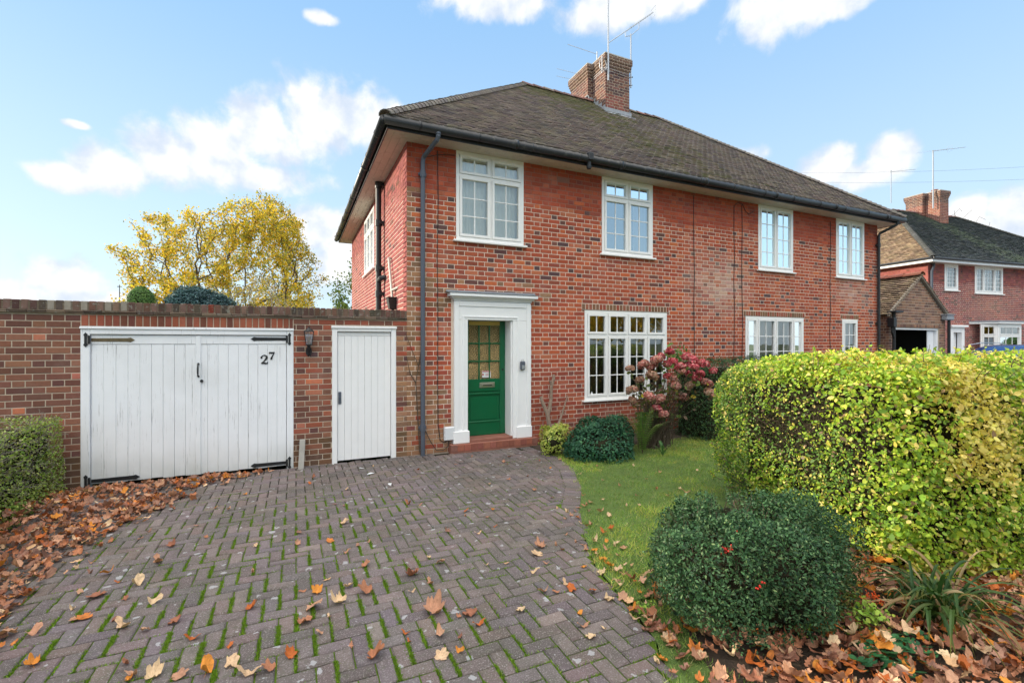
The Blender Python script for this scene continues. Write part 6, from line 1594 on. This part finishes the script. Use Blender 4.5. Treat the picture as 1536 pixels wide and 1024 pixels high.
# ------------------------------------------------------------ cars behind the hedge
M['car_blue']=principled('blue_car_paint',base=(.02,.07,.22),rough=.18,var=0,metal=.4); M['car_silver']=principled('silver_car_paint',base=(.35,.42,.48),rough=.2,var=0,metal=.5)
M['car_glass']=principled('car_glass',base=(.02,.035,.045),rough=.05,var=0); M['tyre']=principled('tyre',base=(.02,.02,.02),rough=.8); 
def car(loc,rz,mat,label,h=1.56,L=4.3,W=1.78):
    o=empty('parked_car',loc,rz); tag(o,label,'car','cars parked behind the hedge')
    prof=[(-L/2,.35),(-L/2,.72),(-L/2+.1,.85),(-.85,.98),(-.25,h-.10),(.1,h-.02),(.6,h),(1.2,h-.04),(1.65,h-.16),(2.02,1.02),(L/2,.92),(L/2,.35)]
    def sec(f,inset): return f
    # lower body
    low=[(-L/2,.30),(-L/2-.02,.60),(-L/2+.08,.84),(-.95,.97),(2.0,1.0),(L/2,.90),(L/2+.02,.5),(L/2,.30)]
    mb=MB(); mb.prism([(x,-W/2,z) for x,z in low],(0,W,0)); b=mb.build('body',mat,o)
    md=b.modifiers.new('b','BEVEL'); md.width=.07; md.segments=3
    # cabin: stations across x with tumblehome
    st=[(-.95,.97,.97),(-.55,.97,1.28),(-.15,.97,h-.08),(.35,.97,h),(1.0,.97,h-.01),(1.55,.98,h-.14),(2.0,.99,1.0)]
    V=[];F=[];K=9
    for (x,zb,zt) in st:
        f=(zt-zb)/(h-.97)
        for k in range(K):
            t=-1+2*k/(K-1); a=abs(t); yy=(W/2-.06)*(t if a<.01 else math.copysign(1,t)*(1-(1-a)**1.6 if a>.5 else a*1.34)); yy=max(-1,min(1,yy/(W/2-.06)))*(W/2-.06-.13*f*(1-abs(a-1)*0)); z=zb+(zt-zb)*(1-a**5)
            V.append((x,yy,z))
    for i in range(len(st)-1):
        for k in range(K-1): a=i*K+k; F.append((a,a+1,a+K+1,a+K))
    me=mkmesh('roof',V,F,[mat,M['car_glass']],smooth=True)
    for p in me.polygons:
        k=p.index%(K-1); i=p.index//(K-1)
        if k in (0,K-2) or i in (0,5): p.material_index=1
    link('cabin',me,o)
    for sx in (-1.32,1.32):
        for sy in (-1,1):
            mb=MB(); mb.tube([(sx,sy*(W/2-.2),.32),(sx,sy*(W/2+.01),.32)],.32,20); t=mb.build('wheel',M['tyre'],o); mb=MB(); mb.tube([(sx,sy*(W/2-.1),.32),(sx,sy*(W/2+.018),.32)],.2,14); mb.build('rim',M['alu'],t)
    for sy in (-1,1):
        mb=MB(); mb.box(-L/2-.03,-L/2+.12,sy*.55-.16,sy*.55+.16,.66,.80,bev=.02); mb.build('headlight',M['alu'],o)
    mb=MB(); mb.tube([(-.1,-.7,h-.01),(.4,-.66,h+.05),(1.2,-.66,h+.04),(1.5,-.68,h-.06)],.014,6); mb.tube([(-.1,.7,h-.01),(.4,.66,h+.05),(1.2,.66,h+.04),(1.5,.68,h-.06)],.014,6); mb.build('roof_rail',M['alu'],o)
    return o
car((18.1,6.25,-.01),R(-8),M['car_blue'],'dark blue car parked behind the hedge before the far house, only its roof showing',h=1.66)
car((23.9,4.4,-.01),R(-10),M['car_silver'],'pale grey car roof at the far right edge above the hedge',h=1.55)
# green bush right of bay
shrub('evergreen_shrub',(27.6,7.4,0),(.8,.7,1.1),1.0,3500,.09,[(.05,.12,.03),(.08,.17,.04)],None,'dark green bush beside the bay window of the far house at the right edge')

# ------------------------------------------------------------ sky, sun, camera
SUN_EL,SUN_AZ=14.0,None
sd=Vector((-.80,.60,0)).normalized()                       # towards the sun, horizontally
w=bpy.data.worlds.new('World'); sc.world=w; t=NT(w)
out=t.new('ShaderNodeOutputWorld'); bg=t.new('ShaderNodeBackground'); bg.inputs['Strength'].default_value=SKY_S
sky=t.new('ShaderNodeTexSky'); sky.sky_type='NISHITA'; sky.sun_disc=False; sky.sun_elevation=R(SUN_EL); sky.sun_rotation=math.atan2(sd.x,sd.y); sky.air_density=1.0; sky.dust_density=.6; sky.ozone_density=1.5
tc=t.new('ShaderNodeTexCoord'); gen=tc.outputs['Generated']
sep=t.new('ShaderNodeSeparateXYZ'); t.link(gen,sep.inputs[0])
az=t.math('MULTIPLY',t.math('ARCTAN2',sep.outputs[0],sep.outputs[1]),57.2958); el=t.math('MULTIPLY',t.math('ARCSINE',sep.outputs[2]),57.2958)
CL=[(-18.8,14.4,3.0,1.3),(-15.6,15.8,3.6,2.6),(-11.6,17.6,4.4,3.3),(-7.2,19.4,5.0,3.6),(-2.9,21.6,5.0,4.2),(1.8,23.4,5.2,4.4),(6.0,24.6,5.4,3.6),(10.3,24.2,4.6,2.2),(-6.0,17.4,10,1.8),(-18.8,5.2,3.4,2.6),(-22.5,4.0,3.0,1.8),(-15.4,3.6,3.0,1.5),(2.5,12.6,4.2,3.2),(-.3,13.0,2.4,1.8),(4.6,9.0,4.2,5.0),(22.4,35.9,9.5,1.8),(36.9,35.0,7.2,2.4),(43.7,34.8,5,2.0),(54.4,32.0,6,3.2),(58.5,31.0,4,1.8),(2.95,32.6,1.9,.65),(-18.2,18.8,1.0,.4),(58.6,17.1,3.0,2.0),(61.3,16.0,3.1,1.6),(63.6,17.2,2.1,2.0),(50.6,19.4,2.7,1.3),(68.6,10.9,2.2,2.5),(71.6,9.9,2.8,3.2),(74.5,10,3.5,3.6),(70.4,7.8,2.9,2.8),(-30,9,6,5)]
av=t.new('ShaderNodeCombineXYZ'); t.link(az,av.inputs[0]); t.link(el,av.inputs[1])
n1=t.new('ShaderNodeTexNoise'); n1.inputs['Scale'].default_value=.24; n1.inputs['Detail'].default_value=9; n1.inputs['Roughness'].default_value=.58; n1.inputs['Distortion'].default_value=.25; t.link(av.outputs[0],n1.inputs['Vector'])
cur=None; low=None
for (a0,e0,ra,re) in CL:
    v=t.new('ShaderNodeVectorMath'); v.operation='SUBTRACT'; t.link(av.outputs[0],v.inputs[0]); v.inputs[1].default_value=(a0,e0,0)
    s=t.new('ShaderNodeVectorMath'); s.operation='MULTIPLY'; t.link(v.outputs[0],s.inputs[0]); s.inputs[1].default_value=(1/ra,1/re,0)
    l=t.new('ShaderNodeVectorMath'); l.operation='LENGTH'; t.link(s.outputs[0],l.inputs[0]); x=t.math('SUBTRACT',1.0,l.outputs['Value'])
    cur=x if cur is None else t.math('MAXIMUM',cur,x)
field=t.math('ADD',cur,t.math('MULTIPLY',t.math('SUBTRACT',n1.outputs['Fac'],.43),1.8))
mask=t.math("MULTIPLY",t.ramp(field,-.02,.60),.97)
# bright unseen cloud added behind the camera and overhead as fill light
nb=t.new('ShaderNodeTexNoise'); nb.inputs['Scale'].default_value=2.4; nb.inputs['Detail'].default_value=7; nb.inputs['Roughness'].default_value=.6; t.link(gen,nb.inputs['Vector'])
dt=t.new('ShaderNodeVectorMath'); dt.operation='DOT_PRODUCT'; t.link(gen,dt.inputs[0]); dt.inputs[1].default_value=(.418,.908,0)
back=t.ramp(dt.outputs['Value'],.25,-.25)
mb_=t.math('MULTIPLY',t.math('MULTIPLY',t.ramp(nb.outputs['Fac'],.38,.58),back),t.ramp(t.math('ADD',el,t.math('MULTIPLY',nb.outputs['Fac'],20)),32,50))
zen=t.math('MULTIPLY',t.ramp(el,46,64),.75); mb_=t.math('MAXIMUM',mb_,zen); back=t.math('MAXIMUM',back,t.ramp(el,44,60)); mask=t.math('MAXIMUM',mask,mb_)
# thin haze towards the horizon and a pale veil
haze=t.math('MULTIPLY',t.ramp(el,16,0),.35)
n2=t.new('ShaderNodeTexNoise'); n2.inputs['Scale'].default_value=.30; n2.inputs['Detail'].default_value=6; t.link(av.outputs[0],n2.inputs['Vector'])
shade=t.ramp(t.math('ADD',t.math('MULTIPLY',field,.25),t.math('MULTIPLY',n2.outputs['Fac'],1.4)),.55,1.05)
K=CLOUD_K
cc=t.mix(shade,(.64*K,.73*K,.87*K),(1.0*K,1.0*K,1.0*K))
cc=t.mix(back,cc,(3.4*K,3.2*K,2.9*K))
skc=t.mix(1.0,sky.outputs[0],SKY_TINT,'MULTIPLY')
grad=t.mix(t.ramp(el,3,42),(.62*K,.82*K,.98*K),(.30*K,.56*K,.92*K))
skc=t.mix(.88,skc,grad)
fin=t.mix(mask,skc,cc)
t.link(fin,bg.inputs['Color']); t.link(bg.outputs[0],out.inputs[0])
sl=bpy.data.lights.new('sun','SUN'); sl.energy=SUN_E; sl.angle=R(.6); sl.color=(1,.88,.70); so=bpy.data.objects.new('sun',sl); COL.objects.link(so)
d=Vector((sd.x*math.cos(R(SUN_EL)),sd.y*math.cos(R(SUN_EL)),math.sin(R(SUN_EL)))); so.rotation_euler=d.to_track_quat('Z','Y').to_euler(); so.location=(0,0,20)
cam=bpy.data.cameras.new('camera'); co=bpy.data.objects.new('camera',cam); COL.objects.link(co); sc.camera=co
co.location=(0,0,1.7); co.rotation_euler=(R(90),0,R(-24.7086)); cam.sensor_width=36; cam.lens=36*704/1536; cam.shift_y=2/1536; cam.clip_end=2000; cam.clip_start=.05
sc.view_settings.view_transform='Standard'; sc.view_settings.look='None'; sc.view_settings.exposure=EXPO; sc.view_settings.gamma=1
sc.cycles.max_bounces=8; sc.cycles.transparent_max_bounces=12
